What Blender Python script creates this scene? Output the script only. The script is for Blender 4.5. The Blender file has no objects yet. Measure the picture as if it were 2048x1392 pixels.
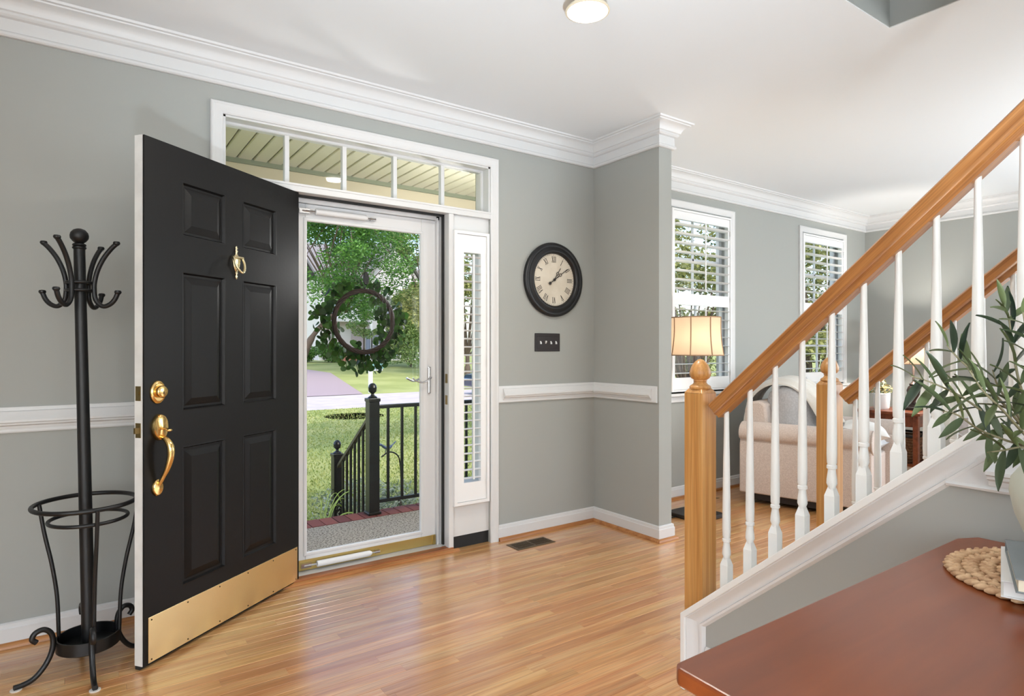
import bpy, bmesh, math, random
import numpy as np
from mathutils import Vector, Matrix
random.seed(7); RNG = np.random.default_rng(7)
PI = math.pi
SC = bpy.context.scene
COL = SC.collection

# ---------------------------------------------------------------- camera, sky, sun, added window fill light, exposure
FPX = 1236.0; YAW = math.radians(35.1); EYE = 1.23
cd = bpy.data.cameras.new('camera'); cam = bpy.data.objects.new('camera', cd); COL.objects.link(cam)
cam.location = (0, 0, EYE); cam.rotation_euler = (PI/2, 0, -YAW)
cd.sensor_width = 36; cd.lens = FPX/2048*36; cd.clip_start = .02; cd.clip_end = 400
SC.camera = cam
SC.view_settings.view_transform = 'Standard'; SC.view_settings.look = 'None'
SC.view_settings.gamma = 1; SC.view_settings.use_curve_mapping = False
SC.view_settings.exposure = 0.2
w = bpy.data.worlds.new('world'); SC.world = w; w.use_nodes = True
nt = w.node_tree; bg = nt.nodes['Background']
sky = nt.nodes.new('ShaderNodeTexSky'); sky.sky_type = 'NISHITA'; sky.sun_disc = False
sky.sun_elevation = math.radians(52); sky.sun_rotation = math.radians(200); sky.dust_density = 2.5; sky.air_density = 1.0
nt.links.new(sky.outputs[0], bg.inputs[0]); bg.inputs[1].default_value = 0.45
def light(name, kind, loc, rot, energy, col=(1, 1, 1), **kw):
    l = bpy.data.lights.new(name, kind); l.energy = energy; l.color = col
    for k, v in kw.items(): setattr(l, k, v)
    o = bpy.data.objects.new(name, l); COL.objects.link(o); o.location = loc; o.rotation_euler = rot
    return o
light('sun', 'SUN', (0, 0, 20), (math.radians(38), 0, math.radians(-20)), 1.5, (1, .97, .9), angle=.01)
# fill light by windows added in the unseen back wall (y = -3.9) behind hall and living room
FILLWIN_BACK = [(-1.9, -.1, .45, 2.25), (.3, 1.7, .45, 2.25), (3.3, 4.9, .45, 2.25), (5.2, 6.8, .45, 2.25)]
for (a, b, z0, z1), e in zip(FILLWIN_BACK, (46, 18, 26, 46)):
    light('window_daylight', 'AREA', ((a+b)/2, -3.98, (z0+z1)/2), (math.radians(90), 0, 0), e, (.86, .94, 1),
          shape='RECTANGLE', size=b-a, size_y=z1-z0)
RIGHT_X = 7.15
FILLWIN_LEFT = (-2.7, .3, .35, 2.3)      # window added out of view in the left wall as fill light
light('window_daylight_left', 'AREA', (-2.38, -1.2, 1.325), (0, math.radians(-90), 0), 48, (.92, .96, 1), shape='RECTANGLE', size=1.95, size_y=3.0)
FILLWIN_RIGHT = (-2.6, 1.3, .5, 2.25)    # another added in the living room's side wall, out of view, as fill light
light('window_daylight_right', 'AREA', (RIGHT_X+.08, -.65, 1.375), (0, math.radians(90), 0), 85, (.93, .97, 1), shape='RECTANGLE', size=1.75, size_y=3.9)
try:
    SC.cycles.use_light_tree = False; SC.cycles.max_bounces = 5; SC.cycles.diffuse_bounces = 3; SC.cycles.glossy_bounces = 3
    SC.cycles.transmission_bounces = 3; SC.cycles.transparent_max_bounces = 12
    SC.cycles.sample_clamp_indirect = 6; SC.cycles.use_denoising = True
    SC.cycles.caustics_reflective = False; SC.cycles.caustics_refractive = False
except Exception: pass

# ---------------------------------------------------------------- helpers
def proj(x, y, z):
    d = x*math.sin(YAW) + y*math.cos(YAW); l = x*math.cos(YAW) - y*math.sin(YAW)
    if d < .05: return None
    return 1024 + l/d*FPX, 696 - (z-EYE)/d*FPX, d
def at(px, py, depth):
    l = (px-1024)/FPX*depth
    return Vector((depth*math.sin(YAW) + l*math.cos(YAW), depth*math.cos(YAW) - l*math.sin(YAW), EYE - (py-696)/FPX*depth))
def tag(o, label=None, cat=None, group=None, kind=None):
    if label: o['label'] = label
    if cat: o['category'] = cat
    if group: o['group'] = group
    if kind: o['kind'] = kind
    return o
def thing(name, label, cat, loc=(0, 0, 0), rz=0.0, group=None, kind=None):
    o = bpy.data.objects.new(name, None); COL.objects.link(o); o.empty_display_size = .1
    o.location = loc; o.rotation_euler = (0, 0, rz)
    return tag(o, label, cat, group, kind)
def rootof(o):
    while o.parent: o = o.parent
    return o
def link(name, me, mat=None, parent=None, loc=(0, 0, 0), rot=(0, 0, 0), scale=(1, 1, 1)):
    o = bpy.data.objects.new(name, me); COL.objects.link(o)
    if mat and not me.materials: me.materials.append(mat)
    o.parent = parent; o.location = loc; o.rotation_euler = rot; o.scale = scale
    return o
def offs2(path, closed=False):
    """mitre vectors (right-hand side) for a 2D polyline"""
    n = len(path); out = []
    for i in range(n):
        def nrm(a, b):
            dx, dy = b[0]-a[0], b[1]-a[1]; L = math.hypot(dx, dy); return (dy/L, -dx/L)
        if closed or 0 < i < n-1:
            n1 = nrm(path[i-1], path[i]); n2 = nrm(path[i], path[(i+1) % n])
        elif i == 0: n1 = n2 = nrm(path[0], path[1])
        else: n1 = n2 = nrm(path[-2], path[-1])
        mx, my = n1[0]+n2[0], n1[1]+n2[1]; k = mx*n1[0]+my*n1[1]
        out.append((mx/k, my/k) if abs(k) > 1e-6 else n1)
    return out
class MB:
    def __init__(s): s.v = []; s.f = []
    def add(s, vs, fs):
        b = len(s.v); s.v += [tuple(p) for p in vs]; s.f += [tuple(i+b for i in f) for f in fs]; return s
    def box(s, x0, x1, y0, y1, z0, z1):
        if x0 > x1: x0, x1 = x1, x0
        if y0 > y1: y0, y1 = y1, y0
        if z0 > z1: z0, z1 = z1, z0
        return s.add([(x0,y0,z0),(x1,y0,z0),(x1,y1,z0),(x0,y1,z0),(x0,y0,z1),(x1,y0,z1),(x1,y1,z1),(x0,y1,z1)],
                     [(0,3,2,1),(4,5,6,7),(0,1,5,4),(1,2,6,5),(2,3,7,6),(3,0,4,7)])
    def prism(s, poly, a, b, fn):
        n = len(poly)
        return s.add([fn(p, a) for p in poly] + [fn(p, b) for p in poly],
                     [tuple(range(n))[::-1], tuple(range(n, 2*n))] + [(i, (i+1) % n, (i+1) % n+n, i+n) for i in range(n)])
    def sweep(s, path, prof, fn, closed=False):
        """prof: list of (offset to the right, height); fn(p2d, h) -> xyz"""
        m = offs2(path, closed); n = len(path); k = len(prof); vs = []
        for p, o in zip(path, m):
            for (d, h) in prof: vs.append(fn((p[0]+o[0]*d, p[1]+o[1]*d), h))
        fs = []
        for i in range(n if closed else n-1):
            j = (i+1) % n
            for q in range(k):
                r = (q+1) % k; fs.append((i*k+q, j*k+q, j*k+r, i*k+r))
        if not closed: fs += [tuple(range(k))[::-1], tuple((n-1)*k+q for q in range(k))]
        return s.add(vs, fs)
    def tube(s, path, r, n=8, caps=True, flat=1.0):
        P = [Vector(p) for p in path]; R = r if isinstance(r, (list, tuple)) else [r]*len(P)
        t0 = (P[1]-P[0]).normalized(); up = Vector((0, 0, 1)) if abs(t0.z) < .9 else Vector((1, 0, 0))
        a = t0.cross(up).normalized(); vs = []
        for i, p in enumerate(P):
            t = (P[min(i+1, len(P)-1)] - P[max(i-1, 0)])
            t = t.normalized() if t.length > 1e-9 else t0
            a = (a - t*a.dot(t)); a = a.normalized() if a.length > 1e-6 else t.orthogonal().normalized()
            b = t.cross(a)
            for k in range(n):
                an = 2*PI*k/n; vs.append(p + (a*math.cos(an) + b*math.sin(an)*flat)*R[i])
        fs = [(i*n+k, i*n+(k+1) % n, (i+1)*n+(k+1) % n, (i+1)*n+k) for i in range(len(P)-1) for k in range(n)]
        if caps: fs += [tuple(range(n))[::-1], tuple((len(P)-1)*n+k for k in range(n))]
        return s.add(vs, fs)
    def ring(s, c, R, r, n=40, m=8, fn=None, Ry=None):
        vs = []; fs = []
        for i in range(n):
            a = 2*PI*i/n
            for k in range(m):
                b = 2*PI*k/m; rr = R + r*math.cos(b); p = (rr*math.cos(a), rr*math.sin(a), r*math.sin(b))
                if fn: p = fn(p)
                vs.append((c[0]+p[0], c[1]+p[1], c[2]+p[2]))
        for i in range(n):
            for k in range(m):
                fs.append((i*m+k, ((i+1) % n)*m+k, ((i+1) % n)*m+(k+1) % m, i*m+(k+1) % m))
        return s.add(vs, fs)
    def lathe(s, prof, c=(0, 0, 0), n=24, axis='z', caps=True, sx=1.0):
        vs = []; k = len(prof)
        for i in range(n):
            a = 2*PI*i/n
            for (r, h) in prof:
                x, y = r*math.cos(a)*sx, r*math.sin(a)
                if axis == 'z': p = (x, y, h)
                elif axis == '-y': p = (x, -h, y)
                elif axis == 'x': p = (h, x, y)
                vs.append((c[0]+p[0], c[1]+p[1], c[2]+p[2]))
        fs = [(i*k+q, ((i+1) % n)*k+q, ((i+1) % n)*k+q+1, i*k+q+1) for i in range(n) for q in range(k-1)]
        if caps:
            if prof[0][0] > 1e-5: fs.append(tuple(i*k for i in range(n))[::-1])
            if prof[-1][0] > 1e-5: fs.append(tuple(i*k+k-1 for i in range(n)))
        return s.add(vs, fs)
    def pillow(s, c, a, b, h, n=14, e=.55, rot=None):
        """stuffed cushion: half sizes a, b and half thickness h, in a frame rot (3x3)"""
        vs = []; fs = []
        def pt(u, v, sg):
            k = max(0.0, (1-abs(u)**2.6)*(1-abs(v)**2.6))**e
            return Vector((a*u*(1-.06*(1-abs(v))), b*v*(1-.06*(1-abs(u))), sg*h*k))
        for sg in (1, -1):
            base = len(vs)
            for i in range(n+1):
                for j in range(n+1):
                    p = pt(-1+2*i/n, -1+2*j/n, sg)
                    if rot: p = rot @ p
                    vs.append((c[0]+p.x, c[1]+p.y, c[2]+p.z))
            for i in range(n):
                for j in range(n):
                    q = (base+i*(n+1)+j, base+(i+1)*(n+1)+j, base+(i+1)*(n+1)+j+1, base+i*(n+1)+j+1)
                    fs.append(q if sg > 0 else q[::-1])
        return s.add(vs, fs)
    def mesh(s, name, mat=None, smooth=None, org=(0, 0, 0), weld=False):
        me = bpy.data.meshes.new(name)
        vs = [(a-org[0], b-org[1], c-org[2]) for a, b, c in s.v] if any(org) else s.v
        me.from_pydata(vs, [], s.f); me.update()
        bm = bmesh.new(); bm.from_mesh(me)
        if weld: bmesh.ops.remove_doubles(bm, verts=bm.verts, dist=1e-5)
        bmesh.ops.recalc_face_normals(bm, faces=bm.faces); bm.to_mesh(me); bm.free()
        if smooth:
            me.polygons.foreach_set('use_smooth', [True]*len(me.polygons)); me.set_sharp_from_angle(angle=math.radians(smooth))
        if mat: me.materials.append(mat)
        return me
    def build(s, name, mat, parent=None, smooth=None, bevel=0, world=True, seg=2, weld=False):
        org = tuple(rootof(parent).location) if (parent and world) else (0, 0, 0)
        o = link(name, s.mesh(name, mat, smooth, org, weld), None, parent)
        if bevel:
            b = o.modifiers.new('bevel', 'BEVEL'); b.width = bevel; b.segments = seg; b.limit_method = 'ANGLE'; b.angle_limit = math.radians(40)
        return o
def B(*a): return MB().box(*a)
def struct(o, label, cat):
    return tag(o, label, cat, kind='structure')
def curve_pts(ctrl, n=8):
    """Catmull-Rom through control points"""
    P = [Vector(p) for p in ctrl]; P = [P[0]*2-P[1]] + P + [P[-1]*2-P[-2]]; out = []
    for i in range(1, len(P)-2):
        for k in range(n):
            t = k/n
            out.append(.5*((2*P[i]) + (P[i+1]-P[i-1])*t + (2*P[i-1]-5*P[i]+4*P[i+1]-P[i+2])*t*t + (3*P[i]-P[i-1]-3*P[i+1]+P[i+2])*t**3))
    out.append(P[-2]); return out
FXY = lambda p, h: (p[0], p[1], h)           # plan path, h = height
FXZ = lambda p, h: (p[0], h, p[1])           # elevation path on a front wall, h = y
FYZ = lambda p, h: (h, p[0], p[1])           # elevation path on a side wall, h = x

# ---------------------------------------------------------------- materials
def S(r, g, b):
    f = lambda c: (c/255/12.92) if c/255 <= .04045 else ((c/255+.055)/1.055)**2.4
    return (f(r), f(g), f(b), 1)
def M(name, col, rough=.5, metal=0, coat=0, bump=None, var=None, spec=.5, emit=None, sheen=0, trans=0):
    m = bpy.data.materials.new(name); m.use_nodes = True; n = m.node_tree; p = n.nodes['Principled BSDF']
    p.inputs['Base Color'].default_value = col; p.inputs['Roughness'].default_value = rough; p.inputs['Metallic'].default_value = metal
    p.inputs['Coat Weight'].default_value = coat; p.inputs['Coat Roughness'].default_value = .08
    p.inputs['Specular IOR Level'].default_value = spec
    if sheen: p.inputs['Sheen Weight'].default_value = sheen
    if trans: p.inputs['Transmission Weight'].default_value = trans
    if emit: p.inputs['Emission Color'].default_value = emit[0]; p.inputs['Emission Strength'].default_value = emit[1]
    if var or bump:
        g = n.nodes.new('ShaderNodeTexCoord')
    if var:       # (scale, second colour, low, high)
        t = n.nodes.new('ShaderNodeTexNoise'); t.inputs['Scale'].default_value = var[0]; t.inputs['Detail'].default_value = 4
        r = n.nodes.new('ShaderNodeValToRGB'); r.color_ramp.elements[0].position = var[2]; r.color_ramp.elements[1].position = var[3]
        r.color_ramp.elements[0].color = col; r.color_ramp.elements[1].color = var[1]
        n.links.new(g.outputs['Object'], t.inputs['Vector']); n.links.new(t.outputs[0], r.inputs[0]); n.links.new(r.outputs[0], p.inputs['Base Color'])
    if bump:      # (scale, strength, distance)
        t = n.nodes.new('ShaderNodeTexNoise'); t.inputs['Scale'].default_value = bump[0]; t.inputs['Detail'].default_value = 1
        b = n.nodes.new('ShaderNodeBump'); b.inputs['Strength'].default_value = bump[1]; b.inputs['Distance'].default_value = bump[2]
        n.links.new(g.outputs['Object'], t.inputs['Vector']); n.links.new(t.outputs[0], b.inputs['Height']); n.links.new(b.outputs[0], p.inputs['Normal'])
    return m
def wood(name, cols, axis, rough=.35, coat=0, rnd=None, fine=1.0, vary=.0, coords='Object', grain=(.8, 1.05)):
    """grain along one axis; rnd = 'object' or 'island' shifts colour and grain from piece to piece"""
    m = bpy.data.materials.new(name); m.use_nodes = True; n = m.node_tree; p = n.nodes['Principled BSDF']; L = n.links.new; N = n.nodes.new
    p.inputs['Roughness'].default_value = rough; p.inputs['Coat Weight'].default_value = coat; p.inputs['Coat Roughness'].default_value = .2
    if coords == 'World': g = N('ShaderNodeNewGeometry'); vec = g.outputs['Position']
    else: g = N('ShaderNodeTexCoord'); vec = g.outputs['Object']
    rv = None
    if rnd == 'object': rv = N('ShaderNodeObjectInfo').outputs['Random']
    if rnd == 'island': rv = N('ShaderNodeNewGeometry').outputs['Random Per Island']
    if rv:
        k = N('ShaderNodeVectorMath'); k.operation = 'SCALE'; k.inputs[0].default_value = (37, 91, 53); L(rv, k.inputs['Scale'])
        ad = N('ShaderNodeVectorMath'); ad.operation = 'ADD'; L(vec, ad.inputs[0]); L(k.outputs[0], ad.inputs[1]); vec = ad.outputs[0]
    sc = [26.0*fine]*3; sc['xyz'.index(axis)] = 1.6
    mp = N('ShaderNodeMapping'); mp.inputs['Scale'].default_value = sc; L(vec, mp.inputs['Vector'])
    t = N('ShaderNodeTexNoise'); t.inputs['Scale'].default_value = 1; t.inputs['Detail'].default_value = 4; t.inputs['Distortion'].default_value = .4; L(mp.outputs[0], t.inputs['Vector'])
    r = N('ShaderNodeValToRGB'); e = r.color_ramp.elements; e[0].position = .3; e[0].color = cols[0]; e[1].position = .72; e[1].color = cols[2]
    x = e.new(.5); x.color = cols[1]; L(t.outputs[0], r.inputs[0])
    sc2 = [190.0*fine]*3; sc2['xyz'.index(axis)] = 5
    mp2 = N('ShaderNodeMapping'); mp2.inputs['Scale'].default_value = sc2; L(vec, mp2.inputs['Vector'])
    t2 = N('ShaderNodeTexNoise'); t2.inputs['Scale'].default_value = 1; t2.inputs['Detail'].default_value = 1; L(mp2.outputs[0], t2.inputs['Vector'])
    mr = N('ShaderNodeMapRange'); mr.inputs['From Min'].default_value = .3; mr.inputs['From Max'].default_value = .6; mr.inputs['To Min'].default_value = grain[0]; mr.inputs['To Max'].default_value = grain[1]
    L(t2.outputs[0], mr.inputs[0])
    h = N('ShaderNodeHueSaturation'); L(r.outputs[0], h.inputs['Color'])
    if rv and vary:
        mv = N('ShaderNodeMapRange'); mv.inputs['To Min'].default_value = 1-vary; mv.inputs['To Max'].default_value = 1+vary; L(rv, mv.inputs[0])
        mm = N('ShaderNodeMath'); mm.operation = 'MULTIPLY'; L(mr.outputs[0], mm.inputs[0]); L(mv.outputs[0], mm.inputs[1]); L(mm.outputs[0], h.inputs['Value'])
        fr = N('ShaderNodeMath'); fr.operation = 'FRACT'; k2 = N('ShaderNodeMath'); k2.operation = 'MULTIPLY'; k2.inputs[1].default_value = 13.7; L(rv, k2.inputs[0]); L(k2.outputs[0], fr.inputs[0])
        mh = N('ShaderNodeMapRange'); mh.inputs['To Min'].default_value = .492; mh.inputs['To Max'].default_value = .504; L(fr.outputs[0], mh.inputs[0]); L(mh.outputs[0], h.inputs['Hue'])
    else: L(mr.outputs[0], h.inputs['Value'])
    L(h.outputs[0], p.inputs['Base Color'])
    return m
def glassmat(name, tint=(1, 1, 1, 1)):
    m = bpy.data.materials.new(name); m.use_nodes = True; n = m.node_tree; L = n.links.new
    n.nodes.remove(n.nodes['Principled BSDF'])
    t = n.nodes.new('ShaderNodeBsdfTransparent'); t.inputs[0].default_value = tint
    g = n.nodes.new('ShaderNodeBsdfGlossy'); g.inputs['Roughness'].default_value = .02
    f = n.nodes.new('ShaderNodeLayerWeight'); pw = n.nodes.new('ShaderNodeMath'); pw.operation = 'POWER'; pw.inputs[1].default_value = 4.5; L(f.outputs['Facing'], pw.inputs[0])
    ml = n.nodes.new('ShaderNodeMath'); ml.operation = 'MULTIPLY_ADD'; ml.inputs[1].default_value = .45; ml.inputs[2].default_value = .007; L(pw.outputs[0], ml.inputs[0])
    mx = n.nodes.new('ShaderNodeMixShader'); L(ml.outputs[0], mx.inputs[0]); L(t.outputs[0], mx.inputs[1]); L(g.outputs[0], mx.inputs[2])
    L(mx.outputs[0], n.nodes['Material Output'].inputs[0]); return m
def leafmat(name, c1, c2, rnd='object', trans=.35, rough=.5):
    m = bpy.data.materials.new(name); m.use_nodes = True; n = m.node_tree; p = n.nodes['Principled BSDF']; L = n.links.new
    src = n.nodes.new('ShaderNodeObjectInfo').outputs['Random'] if rnd == 'object' else n.nodes.new('ShaderNodeNewGeometry').outputs['Random Per Island']
    r = n.nodes.new('ShaderNodeValToRGB'); r.color_ramp.elements[0].color = c1; r.color_ramp.elements[1].color = c2; L(src, r.inputs[0])
    L(r.outputs[0], p.inputs['Base Color']); p.inputs['Roughness'].default_value = rough
    t = n.nodes.new('ShaderNodeBsdfTranslucent'); L(r.outputs[0], t.inputs[0])
    mx = n.nodes.new('ShaderNodeMixShader'); mx.inputs[0].default_value = trans
    L(p.outputs[0], mx.inputs[1]); L(t.outputs[0], mx.inputs[2]); L(mx.outputs[0], n.nodes['Material Output'].inputs[0]); return m
WALL = M('wall_paint', S(168, 170, 165), .75)
CEIL = M('ceiling_paint', S(234, 237, 238), .85)
TRIM = M('white_trim_paint', S(222, 222, 221), .38)
SHUT = M('white_shutter_paint', S(243, 243, 242), .4)
OAK3 = [S(192, 130, 74), S(211, 154, 95), S(226, 180, 124)]
PLANK = wood('oak_plank', OAK3, 'x', .3, 1.0, 'object', vary=.11, coords='World')
PLANKF = wood('oak_plank_far', OAK3, 'x', .3, 1.0, 'island', vary=.11, coords='World')
UNDER = M('dark_floor_gap', S(70, 42, 24), .7)
SHOE = wood('oak_shoe', [S(150, 92, 46), S(178, 118, 66), S(200, 140, 84)], 'x', .35)
NEWEL = wood('oak_newel', [S(190, 130, 68), S(206, 150, 86), S(218, 166, 104)], 'z', .35, .1, fine=3.2)
RAILW = wood('oak_handrail', [S(150, 92, 44), S(180, 120, 64), S(200, 142, 84)], 'x', .3, .2, fine=1.8)
TREAD = wood('oak_tread', OAK3, 'x', .3, .1)
MAHOG = wood('brown_tabletop', [S(112, 52, 20), S(124, 59, 24), S(136, 68, 30)], 'x', .3, .15, fine=.5, grain=(.97, 1.01))
CHERRY = wood('cherry_wood', [S(96, 46, 24), S(124, 64, 36), S(142, 78, 48)], 'x', .3, .2)
BLACKD = M('black_door_paint', S(15, 14, 14), .38, spec=.26, bump=(60, .25, .0008))
BLACKM = M('black_metal', S(17, 17, 18), .42)
BLACKG = M('black_gloss_metal', S(30, 32, 33), .3)
BRASS = M('polished_brass', S(238, 200, 130), .16, 1)
BRASSK = M('brass_kick_plate', S(255, 234, 180), .26, 1, bump=(14, .12, .002))
PALEBR = M('pale_brass', S(226, 212, 172), .25, 1)
OLDBR = M('antique_brass', S(150, 130, 88), .35, 1)
CHROME = M('brushed_nickel', S(196, 196, 198), .25, 1)
GLASS = glassmat('clear_glass')
GASK = M('black_gasket', S(28, 28, 28), .7)
ALU = M('white_aluminium', S(226, 226, 226), .35)
# ================================================================ THE SETTING
WY, LY, PX0, PX1, PY = 3.28, 3.36, 3.02, 3.139, 2.674      # door wall, living-room wall, partition faces, partition end
CZ = 2.67; RX = 7.15; LX = -2.3; BY = -3.9
OX0, OX1, OY0, OY1 = 1.83, 2.99, -2.3, 1.30                  # stairwell opening in the ceiling
# ---- floor: slab, then every plank as its own strip of oak
flo = struct(B(LX-.15, RX+.15, BY-.15, 3.43, -.1, -.012).build('floor', UNDER), 'honey oak strip floor of the hall and the living room', 'floor')
PW = .0572
def plank_mesh(L=1.0, g=.0004):
    a = PW/2-g; c = .0009; l = L/2-g
    prof = [(-a, -.012), (-a, -c), (-a+c, 0), (a-c, 0), (a, -c), (a, -.012)]
    return MB().prism(prof, -l, l, lambda p, h: (h, p[0], p[1]))
unit = plank_mesh(1.0, .0003).mesh('plank', PLANK)
planks = []; rows = int((LY-BY)/PW)+1
for i in range(rows):
    y = LY - PW*(i+.5); x = LX - random.random()*.9
    while x < RX:
        L = random.uniform(.45, 1.35); a, b = max(x, LX), min(x+L, RX); x += L
        if b-a > .02: planks.append(((a+b)/2, y, b-a))
def plank_weight(p):
    best = 0
    for t in (-.35, 0, .35):
        q = proj(p[0]+t*p[2], p[1], 0)
        if not q: continue
        px, py, d = q
        if not (-10 < px < 2058 and py < 1400): continue
        if px > 1365 and py > 1222 - (px-1370)*.551: continue
        if px > 1318 and px < 1345 and py < 1060 and p[0] < PX1+.1: continue
        if p[1] > WY and p[0] < PX1: continue
        best = max(best, p[2]/(d**3))
    return best
planks.sort(key=plank_weight, reverse=True)
for (x, y, L) in planks[:300]: link('plank', unit, None, flo, (x, y, 0), scale=(L, 1, 1))
rest = MB()
for (x, y, L) in planks[300:]:
    m = plank_mesh(L); rest.add([(a+x, b+y, c) for a, b, c in m.v], m.f)
tag(rest.build('plank_field', PLANKF, flo), kind='stuff')
# pale carpet added behind the viewer to bounce neutral light onto the ceiling
struct(B(LX, OX0-.1, BY, -.35, .0005, .012).box(OX1+.05, RX, BY, .3, .0005, .012).build('floor_carpet', M('cream_carpet', S(226, 222, 214), .95, bump=(300, .6, .003))), 'cream carpet in the rooms behind the viewer', 'carpet')
# ---- ceiling with the stairwell opening, walls
m = MB(); T = CZ+.24
m.box(LX-.15, OX0, BY-.15, 3.5, CZ, T); m.box(OX1, RX+.15, BY-.15, 3.5, CZ, T); m.box(OX0, OX1, OY1, 3.5, CZ, T); m.box(OX0, OX1, BY-.15, OY0, CZ, T)
struct(m.build('ceiling', CEIL), 'smooth white ceiling over the hall and living room', 'ceiling')
m = MB(); m.box(OX0-.1, OX0, OY0-.1, OY1+.1, T, 5.3); m.box(OX1, OX1+.1, OY0-.1, OY1+.1, T, 5.3); m.box(OX0, OX1, OY1, OY1+.1, T, 5.3); m.box(OX0, OX1, OY0-.1, OY0, T, 5.3); m.box(OX0-.1, OX1+.1, OY0-.1, OY1+.1, 5.3, 5.4)
for a in ((OX0, OX0+.004, OY0, OY1), (OX1-.004, OX1, OY0, OY1), (OX0, OX1, OY1-.004, OY1), (OX0, OX1, OY0, OY0+.004)): m.box(*a, CZ+.004, T)
struct(m.build('wall_stairwell', WALL), 'grey wall of the stairwell rising through the ceiling opening', 'wall')
D0, D1, DZ = .58, 2.135, 2.375
m = MB(); m.box(LX, D0, WY, 3.43, 0, CZ); m.box(D1, PX0+.01, WY, 3.43, 0, CZ); m.box(D0, D1, WY, 3.43, DZ, CZ)
struct(m.build('wall_front', WALL), 'grey wall around the front door and clock', 'wall')
struct(B(PX0, PX1, PY, 3.43, 0, CZ).build('wall_partition', WALL, bevel=.002), 'short grey wall stub between the hall and living room', 'wall')
WIN = [(3.93, 4.71), (5.87, 6.66)]; WZ0, WZ1 = .87, 2.37
m = MB(); xs = [PX1] + [v for w_ in WIN for v in w_] + [RX]
for a, b in ((xs[0], xs[1]), (xs[2], xs[3]), (xs[4], xs[5])): m.box(a, b, LY, 3.5, 0, CZ)
for a, b in WIN: m.box(a, b, LY, 3.5, 0, WZ0); m.box(a, b, LY, 3.5, WZ1, CZ)
struct(m.build('wall_living', WALL), 'grey living room wall with the two shuttered windows', 'wall')
RA, RB, RZA, RZB = FILLWIN_RIGHT
struct(B(RX, RX+.15, BY, RA, 0, CZ).box(RX, RX+.15, RB, 3.5, 0, CZ).box(RX, RX+.15, RA, RB, 0, RZA).box(RX, RX+.15, RA, RB, RZB, CZ).build('wall_right', WALL), 'pale grey far wall of the living room', 'wall')
LA, LB, LZA, LZB = FILLWIN_LEFT
struct(B(LX-.15, LX, BY, LA, 0, CZ).box(LX-.15, LX, LB, 3.43, 0, CZ).box(LX-.15, LX, LA, LB, 0, LZA).box(LX-.15, LX, LA, LB, LZB, CZ).build('wall_left', WALL), 'grey wall at the left end of the hall', 'wall')
m = MB(); x = LX
for (a, b, z0, z1) in FILLWIN_BACK: m.box(x, a, BY-.15, BY, 0, CZ); m.box(a, b, BY-.15, BY, 0, z0); m.box(a, b, BY-.15, BY, z1, CZ); x = b
m.box(x, RX, BY-.15, BY, 0, CZ); struct(m.build('wall_back', WALL), 'grey rear wall with wide windows behind the viewer', 'wall')
for i, (a, b, z0, z1) in enumerate(FILLWIN_BACK):  # windows added behind the viewer, where the rear fill light enters
    wn = thing('window_%d' % (6+i), 'wide white framed window in the rear wall, number %s from the left end' % ('one', 'two', 'three', 'four')[i], 'window', ((a+b)/2, BY, z0), kind='structure')
    m = MB(); m.sweep([(a, z0), (a, z1), (b, z1), (b, z0)], [(-.06, BY+.015), (.01, BY+.015), (.01, BY-.1), (-.06, BY-.001)], FXZ, closed=True); m.build('frame', TRIM, wn)
    B((a+b)/2-.02, (a+b)/2+.02, BY-.06, BY-.02, z0, z1).build('mullion', TRIM, wn)
    B(a, b, BY-.12, BY-.115, z0, z1).build('pane', GLASS, wn)
wn = thing('window_10', 'broad white framed window in the left wall of the hall', 'window', (LX, (LA+LB)/2, LZA), kind='structure')  # added out of view for the fill light from the left
MB().sweep([(LA, LZA), (LA, LZB), (LB, LZB), (LB, LZA)], [(-.06, LX+.015), (.01, LX+.015), (.01, LX-.1), (-.06, LX-.001)], FYZ, closed=True).build('frame', TRIM, wn)
for k_ in (1, 2): B(LX-.06, LX-.02, LA+(LB-LA)*k_/3-.02, LA+(LB-LA)*k_/3+.02, LZA, LZB).build('mullion', TRIM, wn)
B(LX-.12, LX-.115, LA, LB, LZA, LZB).build('pane', GLASS, wn)
wn = thing('window_11', 'broad white framed window in the living room side wall behind the armchair', 'window', (RX, (RA+RB)/2, RZA), kind='structure')  # added out of view for the living room's fill light
MB().sweep([(RA, RZA), (RA, RZB), (RB, RZB), (RB, RZA)], [(-.06, RX-.015), (.01, RX-.015), (.01, RX+.1), (-.06, RX+.001)], FYZ, closed=True).build('frame', TRIM, wn)
for k_ in (1, 2): B(RX+.02, RX+.06, RA+(RB-RA)*k_/3-.02, RA+(RB-RA)*k_/3+.02, RZA, RZB).build('mullion', TRIM, wn)
B(RX+.115, RX+.12, RA, RB, RZA, RZB).build('pane', GLASS, wn)
# ---- crown moulding, baseboards, chair rails
CROWN = [(0, 2.508), (.016, 2.508), (.022, 2.514), (.022, 2.524), (.014, 2.532), (.013, 2.582), (.026, 2.586), (.034, 2.594), (.034, 2.604), (.042, 2.608),
         (.046, 2.62), (.056, 2.636), (.072, 2.648), (.086, 2.652), (.088, 2.658), (.100, 2.660), (.104, 2.6695), (0, 2.6695)]
P0 = [(LX, WY), (PX0, WY), (PX0, PY), (PX1, PY), (PX1, LY), (RX, LY), (RX, BY)]
struct(MB().sweep(P0, CROWN, FXY).build('trim_1', TRIM, smooth=25), 'white crown moulding along hall and living room ceiling', 'trim')
BASE = [(0, .002), (.015, .002), (.015, .076), (.011, .080), (.010, .094), (.004, .099), (0, .099)]
SHOEP = [(.0145, 0.0005), (.033, 0.0005), (.031, .011), (.024, .018), (.0145, .021)]
CASX0, CASX1, CAST = .523, 2.192, 2.43
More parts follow.
